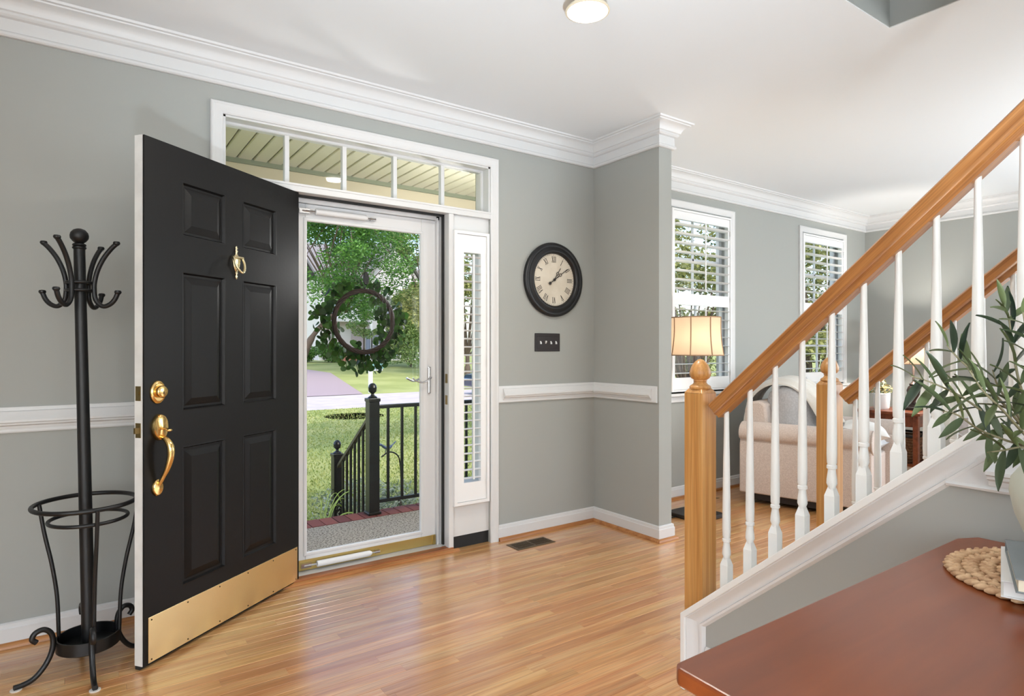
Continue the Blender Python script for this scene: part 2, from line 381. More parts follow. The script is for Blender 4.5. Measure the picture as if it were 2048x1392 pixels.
for nm, path, lb in (('baseboard_front', [(CASX1, WY), (PX0, WY), (PX0, PY), (PX1, PY), (PX1, LY), (RX, LY), (RX, BY)], 'white baseboard running from the door casing round the wall stub'),
                     ('baseboard_left', [(LX, WY), (CASX0, WY)], 'white baseboard behind the coat rack')):
    b = struct(MB().sweep(path, BASE, FXY).build(nm, TRIM, smooth=25), lb, 'baseboard')
    tag(MB().sweep(path, SHOEP, FXY).build('shoe_moulding', SHOE, b, smooth=40), 'orange oak quarter round at the floor')
RAILB = [(0, .880), (.012, .880), (.014, .886), (.012, .892), (.012, .980), (.010, .986), (0, .986)]
RAILM = [(.010, .896), (.018, .897), (.020, .908), (.030, .914), (.031, .921), (.037, .925), (.037, .934), (.026, .950), (.020, .968), (.010, .972)]
def chair_rail(nm, path, mpath, lb, fn=FXY):
    o = struct(MB().sweep(path, RAILB, fn).build(nm, TRIM, smooth=25), lb, 'chair rail')
    MB().sweep(mpath, RAILM, fn).build('rail_moulding', TRIM, o, smooth=25)
chair_rail('trim_2', [(CASX1-.003, WY), (PX0, WY), (PX0, PY+.012)], [(CASX1+.035, WY), (PX0, WY), (PX0, PY+.05)], 'white chair rail under the clock turning onto the wall stub')
chair_rail('trim_3', [(LX, WY), (CASX0, WY)], [(LX, WY), (CASX0-.03, WY)], 'white chair rail behind the coat rack')
# ---- front door surround: casing, jambs, transom, sidelights
CAS = [(0, WY), (0, WY-.016), (.006, WY-.021), (.012, WY-.021), (.018, WY-.017), (.040, WY-.012), (.050, WY-.014), (.057, WY-.010), (.057, WY)]
c = struct(MB().sweep([(CASX0, 0), (CASX0, CAST), (CASX1, CAST), (CASX1, 0)], CAS, FXZ).build('trim_4', TRIM, smooth=25), 'white casing framing front door, sidelights and transom', 'casing')
JL, JR, JT = .918, 1.832, 2.043
fr = thing('trim_5', 'white door frame with mullion posts and transom bar', 'door frame', (1.375, WY, 0), kind='structure')
for a, b in ((JL-.033, JL), (JR, JR+.033)): B(a, b, WY-.012, 3.43, 0, JT).build('jamb_post', TRIM, fr, bevel=.003)
m = B(D0, D1, WY-.0135, 3.43, JT+.0005, JT+.042); m.box(D0, D1, WY-.018, WY-.01, JT+.030, JT+.042); m.build('transom_bar', TRIM, fr, bevel=.002)
m = B(JR-.010, JR+.001, 3.325, 3.345, 0.03, JT); m.box(JL-.001, JL+.010, 3.325, 3.345, .03, JT); m.box(JL, JR, 3.325, 3.345, JT-.010, JT+.001); m.build('weatherstrip', GASK, fr)
m = B(D0, D0+.012, WY, 3.43, JT+.042, DZ); m.box(D1-.012, D1, WY, 3.43, JT+.042, DZ); m.box(D0, D1, WY, 3.43, DZ-.012, DZ+.001); m.build('head_jamb', TRIM, fr)
for z in (1.045, .915):
    k = MB(); k.box(JR-.0015, JR+.001, 3.286, 3.312, z-.028, z+.028); k.build('strike_plate', OLDBR, fr)
th = struct(B(JL-.033, JR+.033, 3.262, 3.322, .0, .024).build('trim_6', wood('threshold_oak', [S(120, 66, 30), S(150, 88, 44), S(170, 108, 60)], 'x', .4), bevel=.006), 'worn brown wooden door threshold', 'threshold')
MB().sweep([(JL-.1, 3.262), (JR+.06, 3.262)], [(0, .0005), (.022, .0005), (.02, .009), (.010, .014), (0, .016)], FXY).build('nosing', SHOE, th, smooth=40)
B(JL, JR, 3.322, 3.43, .0, .020).build('metal_sill', M('grey_sill', S(206, 203, 198), .4), th)
tr = thing('window_1', 'five pane transom window over the front door', 'window', (1.357, 3.36, JT+.042), kind='structure')
TZ0, TZ1 = JT+.042, DZ-.012
m = MB(); m.sweep([(D0+.012, TZ0), (D0+.012, TZ1), (D1-.012, TZ1), (D1-.012, TZ0)], [(0, 3.345), (.010, 3.345), (.014, 3.352), (.014, 3.385), (0, 3.385)], FXZ, closed=True); m.build('frame', TRIM, tr)
mx = [.904, 1.216, 1.52, 1.835]
for x in mx: B(x-.012, x+.012, 3.35, 3.385, TZ0, TZ1).build('muntin', TRIM, tr, bevel=.003)
xs = [D0+.014] + mx + [D1-.014]
for a, b in zip(xs, xs[1:]): B(a, b, 3.366, 3.370, TZ0+.002, TZ1-.002).build('pane', GLASS, tr)
SIDE = [(D1, JR+.033, 'right'), (D0, JL-.033, 'left')]
for i, (a, b, sd) in enumerate(SIDE):
    lo, hi = min(a, b), max(a, b); g0, g1, z0, z1 = lo+.052, hi-.055, .40, 1.83
    s = thing('window_%d' % (2+i), ('narrow sidelight window between the storm door and clock wall' if sd == 'right' else 'narrow sidelight window hidden behind the open front door'), 'window', ((lo+hi)/2, 3.30, 0), kind='structure')
    m = B(lo, g0, 3.296, 3.41, .075, JT); m.box(g1, hi, 3.296, 3.41, .075, JT); m.box(g0, g1, 3.296, 3.41, .075, z0); m.box(g0, g1, 3.296, 3.41, z1, JT); m.build('panel', TRIM, s)
    B(g0, g1, 3.385, 3.389, z0, z1).build('pane', GLASS, s)
    B(lo, hi, 3.30, 3.42, 0.001, .076).build('sill_gap', GASK, s)
# ---- living room windows with casing, stool, sashes
SASH = M('white_sash', S(238, 240, 242), .4)
for i, (a, b) in enumerate(WIN):
    wn = thing('window_%d' % (4+i), 'double hung window behind %s' % ('the shutter over the floor lamp' if i == 0 else 'the shutter nearest the far corner'), 'window', ((a+b)/2, LY, WZ0), kind='structure')
    MB().sweep([(a-.058, WZ0-.02), (a-.058, WZ1+.068), (b+.058, WZ1+.068), (b+.058, WZ0-.02)], [(o, y+LY-WY) for o, y in CAS], FXZ).build('casing', TRIM, wn, smooth=25)
    B(a-.085, b+.085, LY-.045, LY, WZ0-.035, WZ0-.012).build('stool', TRIM, wn, bevel=.006)
    B(a-.058, b+.058, LY-.016, LY, WZ0-.085, WZ0-.036).build('apron', TRIM, wn, bevel=.005)
    m = MB()
    for z0, z1, y in ((1.60, WZ1, 3.44), (WZ0, 1.64, 3.41)):
        m.sweep([(a, z0), (a, z1), (b, z1), (b, z0)], [(0, y), (.045, y), (.045, y+.03), (0, y+.03)], FXZ, closed=True)
        m.box((a+b)/2-.009, (a+b)/2+.009, y+.005, y+.02, z0, z1); m.box(a, b, y+.005, y+.02, (z0+z1)/2-.009, (z0+z1)/2+.009)
    m.build('sash', SASH, wn)
    B(a, b, 3.456, 3.459, 1.62, WZ1).build('pane', GLASS, wn); B(a, b, 3.426, 3.429, WZ0, 1.62).build('pane', GLASS, wn)
    B(a-.001, b+.001, LY, 3.5, WZ0-.012, WZ0).build('inner_sill', TRIM, wn)
BALP = M('white_baluster_paint', S(244, 244, 241), .35)  # white of the balusters; on the stair caps it imitates light from above
# ---- stair: knee walls, treads, trim
SK0, SKS = (1.479, .272), .85
def capz(y): return SK0[1] + SKS*(SK0[0]-y)
YE = -1.33
def knee(nm, x0, x1, lb):
    return struct(MB().prism([(1.470, 0.001), (1.470, capz(1.470)-.018), (YE, capz(YE)-.018), (YE, 0.001)], x0, x1, FYZ).build(nm, WALL), lb, 'wall')
knee('wall_stair', 1.83, 1.99, 'grey sloped knee wall of the stair behind the brown table')
knee('wall_stair_far', 2.795, 2.945, 'grey sloped knee wall along the far side of the stair')
L0 = math.cos(math.atan(SKS))
pth = [(SK0[0], 0.001), SK0, (YE, capz(YE))]
t = struct(MB().sweep(pth, [(0, 1.884), (0, 1.782), (-.019, 1.782), (-.019, 1.884)], FYZ).build('trim_7', BALP, bevel=.002), 'white sloped cap and moulding on the near stair wall', 'trim')  # cap in brighter white, standing in for light on its top
MB().sweep(pth, [(-.0185, 1.832), (-.0185, 1.790), (-.023, 1.790), (-.036, 1.806), (-.050, 1.817), (-.058, 1.820), (-.060, 1.815), (-.067, 1.817), (-.074, 1.826), (-.076, 1.832)], FYZ).build('cove_moulding', TRIM, t, smooth=25)
def capboard(x0, x1, par, y0=1.455): return MB().prism([(y0, capz(y0)-.02), (y0, capz(y0)), (YE, capz(YE)), (YE, capz(YE)-.02)], x0, x1, FYZ).build('cap_board', BALP, par, bevel=.002)
capboard(1.8842, 2.03, t)
t = struct(MB().sweep(pth, [(0, 2.865), (0, 2.775), (-.019, 2.775), (-.019, 2.865)], FYZ).build('trim_8', BALP, bevel=.002), 'white sloped cap on the far stair wall', 'trim')  # far cap likewise whitened to look lit from above
capboard(2.8652, 2.97, t)
FSW = lambda p, h: (1.83 - p[1], p[0], h)     # path coordinate (y, distance off the stair wall)
struct(MB().sweep([(YE, 0), (1.40, 0)], [(-d, z) for d, z in [(0, .002), (.015, .002), (.015, .140), (.011, .146), (.010, .160), (.004, .168), (0, .168)]], FSW).build('baseboard_stair', TRIM, smooth=25), 'white baseboard of the near stair wall', 'baseboard')
o = struct(MB().sweep([(YE, 0), (.655, 0)], [(-d, z) for d, z in [(0, .880), (.014, .880), (.017, .886), (.013, .892), (.012, .940), (0, .940)]], FSW).build('trim_9', TRIM, smooth=25), 'white chair rail on the stair wall behind the olive vase', 'chair rail')
MB().prism([(YE, .939), (.60, .939), (.575, .985), (YE, .985)], 1.818, 1.83, FYZ).build('rail_backing', TRIM, o)
MB().sweep([(YE, 0), (.562, 0)], [(-d*1.15, z) for d, z in RAILM], FSW).build('rail_moulding', TRIM, o, smooth=25)
st = thing('staircase', 'oak treaded staircase with white risers between the two railings', 'staircase', (2.41, 1.45, 0), kind='structure')
RISE, RUN = .19, .19/SKS
nr = B(-.40, .40, -RUN, .022, -.028, 0).mesh('tread', TREAD); rr = B(-.40, .40, -.018, 0, -.162, 0).mesh('riser', TRIM)
for i in range(13):
    y = 1.44-RUN*i; z = RISE*(i+1)
    o = link('tread', nr, None, st, (2.393-2.41, y-1.45, z)); o = link('riser', rr, None, st, (2.393-2.41, y-1.45, z-.028))
# ---- balustrades
RTOP = lambda y: 1.055 + .885*(1.416-y)
BH = .70; q = .016
m = MB(); m.box(-q, q, -q, q, -.03, .098)
m.add([(-q,-q,.098),(q,-q,.098),(q,q,.098),(-q,q,.098)] + [(.0115*math.cos(a), .0115*math.sin(a), .126) for a in (-2.356, -.785, .785, 2.356)], [(0,1,5,4),(1,2,6,5),(2,3,7,6),(3,0,4,7),(4,5,6,7)])
m.lathe([(.0105, .118), (.0115, .126), (.0155, .136), (.0148, .150), (.0118, .172), (.0112, .180), (.0150, .183), (.0150, .192), (.0122, .195), (.0142, .20), (.0150, .23), (.0138, .33), (.0115, .48), (.0092, .60), (.0085, BH)], n=12)
BAL = m.mesh('baluster', BALP, 30)
ang = math.atan(.885)
for k, (xc, lb) in enumerate(((1.926, 'near oak and white stair railing with acorn newel beside the brown table'), (2.8615, 'far oak and white stair railing standing in front of the oatmeal armchair'))):
    r = thing('stair_railing', lb, 'railing', (xc, 1.5025, 0))
    q2 = .0415; y0 = 1.5025
    m = B(xc-q2, xc+q2, y0-q2, y0+q2, 0, 1.062); q3 = q2*.72
    m.add([(xc+sx*q2, y0+sy*q2, 1.062) for sx, sy in ((-1,-1),(1,-1),(1,1),(-1,1))] + [(xc+sx*q3, y0+sy*q3, 1.078) for sx, sy in ((-1,-1),(1,-1),(1,1),(-1,1))], [(0,1,5,4),(1,2,6,5),(2,3,7,6),(3,0,4,7),(4,5,6,7)])
    nw = m.build('newel_post', NEWEL, r, bevel=.003)
    MB().lathe([(.0, 1.076), (.038, 1.076), (.040, 1.082), (.037, 1.088), (.027, 1.094), (.022, 1.102), (.025, 1.106), (.024, 1.110), (.033, 1.116), (.039, 1.127), (.0395, 1.138), (.036, 1.152), (.029, 1.167), (.018, 1.180), (.008, 1.187), (0, 1.189)], (xc, y0, 0), 28).build('finial', NEWEL, nw, smooth=40)
    LN = (1.447-YE)/math.cos(ang)
    pr = [(-.020, -.058), (.020, -.058), (.022, -.046), (.030, -.042), (.027, -.036), (.026, -.026), (.030, -.014), (.030, -.007), (.022, -.001), (.010, .004), (-.010, .004), (-.022, -.001), (-.030, -.007), (-.030, -.014), (-.026, -.026), (-.027, -.036), (-.030, -.042), (-.022, -.046)]
    me = MB().prism(pr, 0, LN, lambda p, h: (h, p[0]*1.05, p[1]*1.08)).mesh('handrail', RAILW, 35)
    hr = link('handrail', me, None, r)
    d = Vector((0, -math.cos(ang), math.sin(ang))); s_ = Vector((1, 0, 0)); n_ = d.cross(s_)
    if n_.z < 0: s_ = -s_; n_ = -n_
    MM = Matrix((d, s_, n_)).transposed().to_4x4(); MM.translation = Vector((0, 1.447-1.5025, RTOP(1.447)-.004)); hr.matrix_local = MM
    for j in range(28):
        y = 1.387 - .0957*j
        if y < YE+.05: break
        link('baluster', BAL, None, r, (0, y-1.5025, capz(y)-.004))
# ================================================================ DOORS
dr = thing('door_1', 'black six panel front door standing open with brass kick plate', 'door', (.207, 2.729, 0), math.radians(37), kind='structure')
LW, LZ0, LZ1 = .925, .016, 2.043
CU = [(.177, .415), (.52, .752)]; CR = [(.259, .829), (.973, 1.543), (1.687, 1.91)]
m = B(0, LW, .012, .044, LZ0, LZ1)
for a, b in ((0, CU[0][0]), (CU[0][1], CU[1][0]), (CU[1][1], LW)): m.box(a, b, 0, .0125, LZ0, LZ1)
for a, b in ((LZ0, CR[0][0]), (CR[0][1], CR[1][0]), (CR[1][1], CR[2][0]), (CR[2][1], LZ1)):
    for u0, u1 in CU: m.box(u0, u1, 0, .0125, a, b)
m.build('door_leaf', BLACKD, dr, world=False)
for u0, u1 in CU:
    for z0, z1 in CR:
        p = MB(); rings = [(0, -.0005), (.005, -.001), (.011, .010), (.020, .010), (.024, .0085), (.046, .002), (.049, .001)]
        for o_, y in rings: p.v += [(u0+o_, y, z0+o_), (u1-o_, y, z0+o_), (u1-o_, y, z1-o_), (u0+o_, y, z1-o_)]
        for i in range(len(rings)-1): p.f += [(i*4+k, i*4+(k+1) % 4, i*4+4+(k+1) % 4, i*4+4+k) for k in range(4)]
        p.f.append(tuple(len(p.v)-4+k for k in range(4))); p.build('raised_panel', BLACKD, dr, world=False)
EDGE = M('worn_white_edge', S(232, 232, 228), .45, var=(9, S(222, 222, 218), .4, .6))
tag(B(-.003, -.0002, .007, .044, LZ0, LZ1).build('door_edge', EDGE, dr, world=False), 'white painted edge')
B(0, LW, .0445, .046, LZ0, LZ1).build('inner_face', TRIM, dr, world=False)
B(-.004, LW, .018, .040, .003, .0155).build('door_sweep', GASK, dr, world=False)
k = tag(B(.016, .910, -.0035, -.001, .021, .196).build('kick_plate', BRASSK, dr, world=False, bevel=.0008), 'brass kick plate')
sc = MB().lathe([(0, .0016), (.0028, .0012), (.0034, 0)], n=10, axis='-y').mesh('screw', M('dark_screw', S(60, 46, 28), .4, 1))
for z in (.032, .184):
    for i in range(6): link('screw', sc, None, k, (.030+i*.1735, -.0035, z))
def oval(prof, c, n=28, sx=1.0): return MB().lathe(prof, c, n, '-y', sx=sx)
db = tag(oval([(.046, 0), (.046, .004), (.042, .009), (.036, .011), (.034, .009)], (.060, 0, 1.058), sx=.76).build('deadbolt', BRASS, dr, 40, world=False), 'brass deadbolt')
oval([(.024, .004), (.024, .022), (.021, .027), (.017, .0285), (0, .0285)], (.063, 0, 1.060)).build('cylinder', BRASS, db, 40, world=False)
B(.0615, .0645, -.0295, -.028, 1.050, 1.062).build('keyhole', GASK, db, world=False)
hs = oval([(.052, 0), (.052, .008), (.047, .016), (.038, .019), (0, .021)], (.066, 0, .921), sx=.64).build('handle_set', BRASS, dr, 40, world=False)
tag(hs, 'brass handle set with curved grip and thumb latch')
pts = curve_pts([(.066, -.012, .886), (.066, -.038, .874), (.067, -.056, .848), (.067, -.058, .81), (.064, -.046, .765), (.060, -.026, .725), (.058, -.010, .700)], 6)
MB().tube(pts, [.008 + .006*math.sin(PI*min(1, i/(len(pts)-1)*1.25)) if i/(len(pts)-1) < .8 else .0085 for i in range(len(pts))], 12).build('grip', BRASS, hs, 60, world=False)
MB().tube(curve_pts([(.066, -.018, .914), (.067, -.034, .916), (.068, -.046, .910), (.068, -.056, .912)], 4), [.006]*4+[.008]*6+[.011, .011, .008], 10, flat=.5).build('thumb_latch', BRASS, hs, 60, world=False)
oval([(.032, 0), (.032, .006), (.027, .011), (0, .013)], (.057, 0, .687), sx=.72).build('rosette', BRASS, hs, 40, world=False)
for z, bolt in ((1.056, False), (.915, True)):
    lp = B(-.0048, -.002, .013, .038, z-.028, z+.028).build('latch_plate', OLDBR, dr, world=False)
    if bolt: MB().prism([(-.004, .017), (-.020, .022), (-.020, .030), (-.004, .034)], z-.011, z+.011, lambda p, h: (p[0], p[1], h)).build('latch_bolt', OLDBR, lp, world=False)
    else: MB().lathe([(.0075, 0), (.0075, -.003), (0, -.003)], (-.0048, .0255, z), 14, 'x').build('latch_bolt', OLDBR, lp, world=False)
kn = MB().lathe([(0, 1.693), (.005, 1.690), (.006, 1.682), (.004, 1.676), (.009, 1.670), (.005, 1.664), (.007, 1.655), (.012, 1.650), (.024, 1.643), (.024, 1.628), (.019, 1.60), (.010, 1.580), (.006, 1.575), (.009, 1.568), (.004, 1.563), (.007, 1.556), (.005, 1.545), (0, 1.541)][::-1], (.477, -.003, 0), 20)
kn.v = [(x, -.003 + (y+.003)*.45, z) for x, y, z in kn.v]
kn = tag(kn.build('door_knocker', PALEBR, dr, 40, world=False), 'pale brass knocker')
MB().tube(curve_pts([(.450, -.012, 1.640), (.448, -.022, 1.615), (.455, -.030, 1.590), (.470, -.036, 1.572), (.484, -.036, 1.572), (.499, -.030, 1.590), (.506, -.022, 1.615), (.504, -.012, 1.640)], 6), .0052, 10).tube([(.447, -.013, 1.640), (.507, -.013, 1.640)], .0062, 10).build('knocker_ring', PALEBR, kn, 60, world=False)

sd = thing('door_2', 'white full view glass storm door closed behind the open front door', 'door', (1.36, 3.41, 0), kind='structure')
X0, X1, G0, G1, GZ0, GZ1 = JL+.022, 1.808, 1.014, 1.715, .108, 1.930
m = MB(); m.box(X0, G0, 3.40, 3.432, .02, 2.016); m.box(G1, X1, 3.40, 3.432, .02, 2.016); m.box(G0, G1, 3.40, 3.432, .02, GZ0); m.box(G0, G1, 3.40, 3.432, GZ1, 2.016)
m.build('frame', ALU, sd, bevel=.003)
MB().sweep([(G0-.012, GZ0-.012), (G0-.012, GZ1+.012), (G1+.012, GZ1+.012), (G1+.012, GZ0-.012)], [(0, 3.401), (.004, 3.395), (.016, 3.393), (.020, 3.398), (.020, 3.412), (0, 3.412)], FXZ, closed=True).build('glazing_bead', ALU, sd)
B(G0-.005, G1+.005, 3.414, 3.418, GZ0-.005, GZ1+.005).build('glass_pane', GLASS, sd)
m = B(JL+.001, X0, 3.385, 3.43, .02, 2.042); m.box(X1, JR-.001, 3.385, 3.43, .02, 2.042); m.box(JL+.001, JR-.001, 3.385, 3.43, 2.018, 2.042); m.box(X1, X1+.008, 3.372, 3.39, .02, 2.03); m.build('mounting_frame', ALU, sd, bevel=.002)
PB = M('gold_strip', S(206, 180, 112), .35, .8)
m = B(X0, X1-.004, 3.394, 3.400, .022, .078); m.box(X1-.022, X1-.004, 3.385, 3.395, .022, .08); m.build('bottom_strip', PB, sd)
def closer(x0, x1, z, y=3.372):
    c = MB().tube([(x0, y, z), (x1-.03, y, z), (x1-.012, y, z), (x1, y, z)], [.0165, .0165, .0155, .007], 14).build('closer_tube', ALU, sd, 40)
    m = MB().tube([(x0-.07, y+.004, z), (x0, y, z)], .005, 8).box(x0-.085, x0-.03, y+.002, 3.40, z-.012, z+.012).tube([(x1-.01, y, z), (x1+.05, y+.002, z)], .004, 8).box(x1+.02, x1+.05, y, 3.40, z-.008, z+.008)
    m.build('closer_bracket', CHROME, c)
closer(1.06, 1.36, 1.972); closer(1.07, 1.385, .052)
h = B(1.755, 1.775, 3.388, 3.40, .95, 1.115).build('handle_plate', CHROME, sd, bevel=.006)
MB().tube(curve_pts([(1.765, 3.385, 1.05), (1.762, 3.365, 1.05), (1.74, 3.352, 1.038), (1.70, 3.35, 1.022), (1.66, 3.352, 1.032), (1.635, 3.355, 1.05)], 5), .006, 10, flat=.7).build('lever', CHROME, h, 60)
MB().tube(curve_pts([(1.76, 3.436, 1.05), (1.74, 3.47, 1.04), (1.70, 3.475, 1.025), (1.65, 3.472, 1.045)], 5), .006, 8).build('outer_lever', CHROME, h, 60)

# ================================================================ SHUTTERS
def shutter(label, x0, x1, z0, z1, yb, yf, fw, ox0, ox1, secs, blade, pitch, group=None, hinge=True):
    """frame x0..x1, z0..z1 from yb (wall side) to yf (room side); louvre openings ox0..ox1 in the sections secs = [(z0, z1, tilt)]"""
    t = thing('plantation_shutter', label, 'shutter', ((x0+x1)/2, yb, z0))
    MB().sweep([(x0, z0), (x0, z1), (x1, z1), (x1, z0)], [(0, yb), (0, yf+.003), (.003, yf), (fw, yf), (fw, yb)], FXZ, closed=True).build('outer_frame', SHUT, t)
    p0, p1, y0, y1 = x0+fw+.0015, x1-fw-.0015, yf+.008, yf+.034
    m = B(p0, ox0, y0, y1, z0+fw+.002, z1-fw-.002); m.box(ox1, p1, y0, y1, z0+fw+.002, z1-fw-.002)
    zs = [z0+fw+.002] + [v for s in secs for v in s[:2]] + [z1-fw-.002]
    for i in range(0, len(zs), 2): m.box(ox0, ox1, y0, y1, zs[i], zs[i+1])
    m.build('panel_frame', SHUT, t)
    h, k = blade/2, .0052
    pr = [(-h, 0), (-h*.55, k*.8), (0, k), (h*.55, k*.8), (h, 0), (h*.55, -k*.8), (0, -k), (-h*.55, -k*.8)]
    me = MB().prism(pr, ox0-(x0+x1)/2+.001, ox1-(x0+x1)/2-.001, lambda p, q_: (q_, p[0], p[1])).mesh('louver', SHUT, 50)
    ym = (y0+y1)/2
    for (a, b, tilt) in secs:
        n = round((b-a)/pitch); st_ = (b-a)/n
        for i in range(n): link('louver', me, None, t, (0, ym-yb, a+st_*(i+.5)-z0), (math.radians(tilt), 0, 0))
        yr = ym-blade/2-.006; B((ox0+ox1)/2-.005, (ox0+ox1)/2+.005, yr-.004, yr+.005, a+.02, b-.012).build('tilt_rod', SHUT, t)
    if hinge:
        for z in (z0+.14, z0+(z1-z0)*.52, z1-.14): MB().tube([(p1+.0005, yf-.002, z-.02), (p1+.0005, yf-.002, z+.02)], .004, 8).build('hinge', SHUT, t)
shutter('tall narrow white louvered shutter on the sidelight beside the clock wall', 1.858, 2.112, .270, 1.945, 3.2955, 3.246, .02, 1.929, 2.050, [(.405, 1.815, -3)], .044, .0505)
shutter('tall narrow white louvered shutter hidden behind the open front door', .602, .856, .270, 1.945, 3.2955, 3.246, .02, .673, .794, [(.405, 1.815, -3)], .044, .0505)
for (a, b), lb in zip(WIN, ('white louvered window shutter behind the glowing floor lamp', 'white louvered window shutter nearest the far corner of the living room')):
    shutter(lb, a+.001, b-.001, WZ0+.001, WZ1-.001, 3.40, 3.338, .016, a+.040, b-.040, [(.985, 1.585, 0), (1.68, 2.285, -6)], .078, .0755)

# ================================================================ WREATH
wr = thing('wreath', 'round eucalyptus wreath on a dark vine ring hanging on the storm door glass', 'wreath', (1.37, 3.452, 1.385))
VINE = M('dark_vine', S(44, 32, 26), .8)
m = MB()
for k in range(5):
    ph = k*2*PI/5; ptsw = []
    for i in range(73):
        a = 2*PI*i/72; b = ph + 5*a + .4*math.sin(3*a+k); rr = .179 + .0085*math.cos(b)
        ptsw.append((1.37+rr*math.cos(a), 3.452+.0085*math.sin(b), 1.385+rr*math.sin(a)))
    m.tube(ptsw, .0065, 6)
m.build('vine_ring', VINE, wr, 60)
LG = leafmat('eucalyptus_leaf', S(18, 44, 16), S(66, 106, 42), trans=.5)
lm = MB(); lm.v = [(0, 0, 0)] + [(math.cos(a)*(.9+.1*math.cos(a)), math.sin(a)*.95, .12*math.cos(2*a)) for a in [2*PI*i/9 for i in range(9)]]
lm.f = [(0, 1+i, 1+(i+1) % 9) for i in range(9)]; LEAFR = lm.mesh('leaf', LG, 60)
def sprig(a0, side, n, L):
    c, s = math.cos(a0), math.sin(a0); p = Vector((c*.182, .012, s*.182)); dirv = Vector((c*side - s*.35, random.uniform(-.1, .35), s*side + c*.35 - .25)).normalized(); pts_ = [p.copy()]
    for i in range(n):
        p = p + dirv*L/n; dirv = (dirv + Vector((random.uniform(-.2, .2), random.uniform(-.1, .1), random.uniform(-.25, .1)))).normalized(); pts_.append(p.copy())
        for sg in (-1, 1):
            sz = random.uniform(.019, .033)*(1-.35*i/n); sdv = dirv.cross(Vector((0, 1, .2))).normalized()*sg
            q = p + sdv*sz*.8 + Vector((0, random.uniform(-.004, .012), 0))
            link('leaf', LEAFR, None, wr, q, (PI/2+random.uniform(-.8, .8), random.uniform(-.6, .6), random.uniform(0, 6.28)), (sz, sz, sz))
    return pts_
m = MB()
for a, sd_, n, L in [(2.0, 1, 3, .08), (2.4, 1.2, 4, .10), (2.75, 1.2, 4, .12), (3.1, 1.2, 4, .11), (3.45, 1.2, 4, .12), (3.8, 1.1, 4, .11), (4.15, 1, 4, .12), (4.45, 1, 4, .13), (4.75, 1, 4, .11), (5.05, 1, 4, .12), (5.4, 1, 4, .11), (5.8, 1, 3, .10),
                     (6.2, 1, 3, .09), (.35, 1, 3, .09), (.75, .8, 3, .08), (1.2, .8, 3, .07), (1.6, .7, 3, .06), (.5, -.9, 3, .08), (.1, -.8, 3, .06), (-.4, -.8, 3, .07), (-.9, -.7, 3, .05), (3.3, -.8, 2, .05), (2.6, -.7, 2, .05), (4.3, -.8, 2, .05), (1.0, -.9, 3, .07), (2.9, 1.3, 4, .13), (3.3, 1.1, 4, .10), (3.6, 1.3, 4, .12), (4.0, 1.2, 3, .09), (4.6, 1.1, 4, .10), (4.9, 1.2, 4, .13), (5.2, 1.2, 4, .10), (5.6, 1.2, 3, .09), (.1, 1.2, 3, .10), (-.3, 1.2, 3, .09), (2.2, 1.2, 3, .09), (.3, -1, 3, .09), (-.2, -1, 3, .08)]:
    ps = sprig(a, sd_, n, L); m.tube([(p.x+1.37, p.y+3.452, p.z+1.385) for p in ps], .0016, 5)
m.build('stem', VINE, wr)
hk = thing('wreath_hook', 'small oval black and grey hook on the glass above the wreath', 'hook', (1.371, 3.419, 1.635))
MB().lathe([(.036, 0), (.040, .004), (.036, .010), (.026, .010)], (1.371, 3.432, 1.635), 28, '-y', sx=.46).build('ring', BLACKM, hk, 40)
MB().lathe([(.028, 0), (.027, .007), (0, .008)], (1.371, 3.430, 1.635), 24, '-y', sx=.42).build('pad', M('grey_rubber', S(120, 120, 118), .6), hk, 40)
MB().tube(curve_pts([(1.362, 3.434, 1.60), (1.366, 3.442, 1.585), (1.37, 3.45, 1.574), (1.376, 3.442, 1.586), (1.38, 3.434, 1.60)], 4), .0022, 6).build('wire', BLACKM, hk)

# ================================================================ HALL THINGS
# ---- coat rack
cx, cy = .035, 2.90
cr = thing('coat_rack', 'black metal coat rack with umbrella basket standing by the open door', 'coat rack', (cx, cy, 0))
lean = lambda z: (cx - .030*(z-.1)/1.5*.818*1.2, cy + .030*(z-.1)/1.5*.575*1.2)
zz = [.09, .6, 1.1, 1.62]; MB().tube([(*lean(z), z) for z in zz], [.0235, .0225, .021, .0195], 18).build('pole', BLACKM, cr, 60)
tx, ty = lean(1.62)
MB().lathe([(.020, 1.612), (.0235, 1.616), (.0235, 1.620), (.020, 1.623), (.0235, 1.627), (.022, 1.632), (.014, 1.636), (.022, 1.642), (.030, 1.653), (.0315, 1.664), (.029, 1.676), (.02, 1.687), (.008, 1.692), (0, 1.693)], (tx, ty, 0), 24).build('knob', BLACKM, cr, 40)
hx, hy = lean(1.46)
for z in (1.482, 1.452): MB().ring((hx, hy, z), .046, .0055, 32, 8).build('hook_collar', BLACKM, cr, 60)
for a in (PI*.97, PI*1.47, -PI*.03, PI*.47):
    ca, sa = math.cos(a-.45), math.sin(a-.45)
    pr = [(.135, 1.635), (.112, 1.612), (.085, 1.575), (.064, 1.53), (.053, 1.485), (.052, 1.45), (.058, 1.415), (.082, 1.392), (.108, 1.398), (.128, 1.418), (.140, 1.445)]
    hkk = MB().tube(curve_pts([(hx+ca*r_, hy+sa*r_, z) for r_, z in pr], 5), .0088, 10).build('hook', BLACKM, cr, 60)
    m = MB()
    for r_, z in (pr[0], pr[-1]): m.lathe([(.006, -.008), (.0115, -.002), (.0125, .003), (.010, .008), (0, .010)], (hx+ca*r_, hy+sa*r_, z), 12)
    m.build('tip', BLACKM, hkk, 50)
bx, by = lean(.6)
MB().ring((bx, by, .632), .168, .0085, 56, 10).build('basket_ring', BLACKM, cr, 60)
MB().ring((bx+.01, by-.02, .575), .128, .007, 48, 10).build('inner_ring', BLACKM, cr, 60)
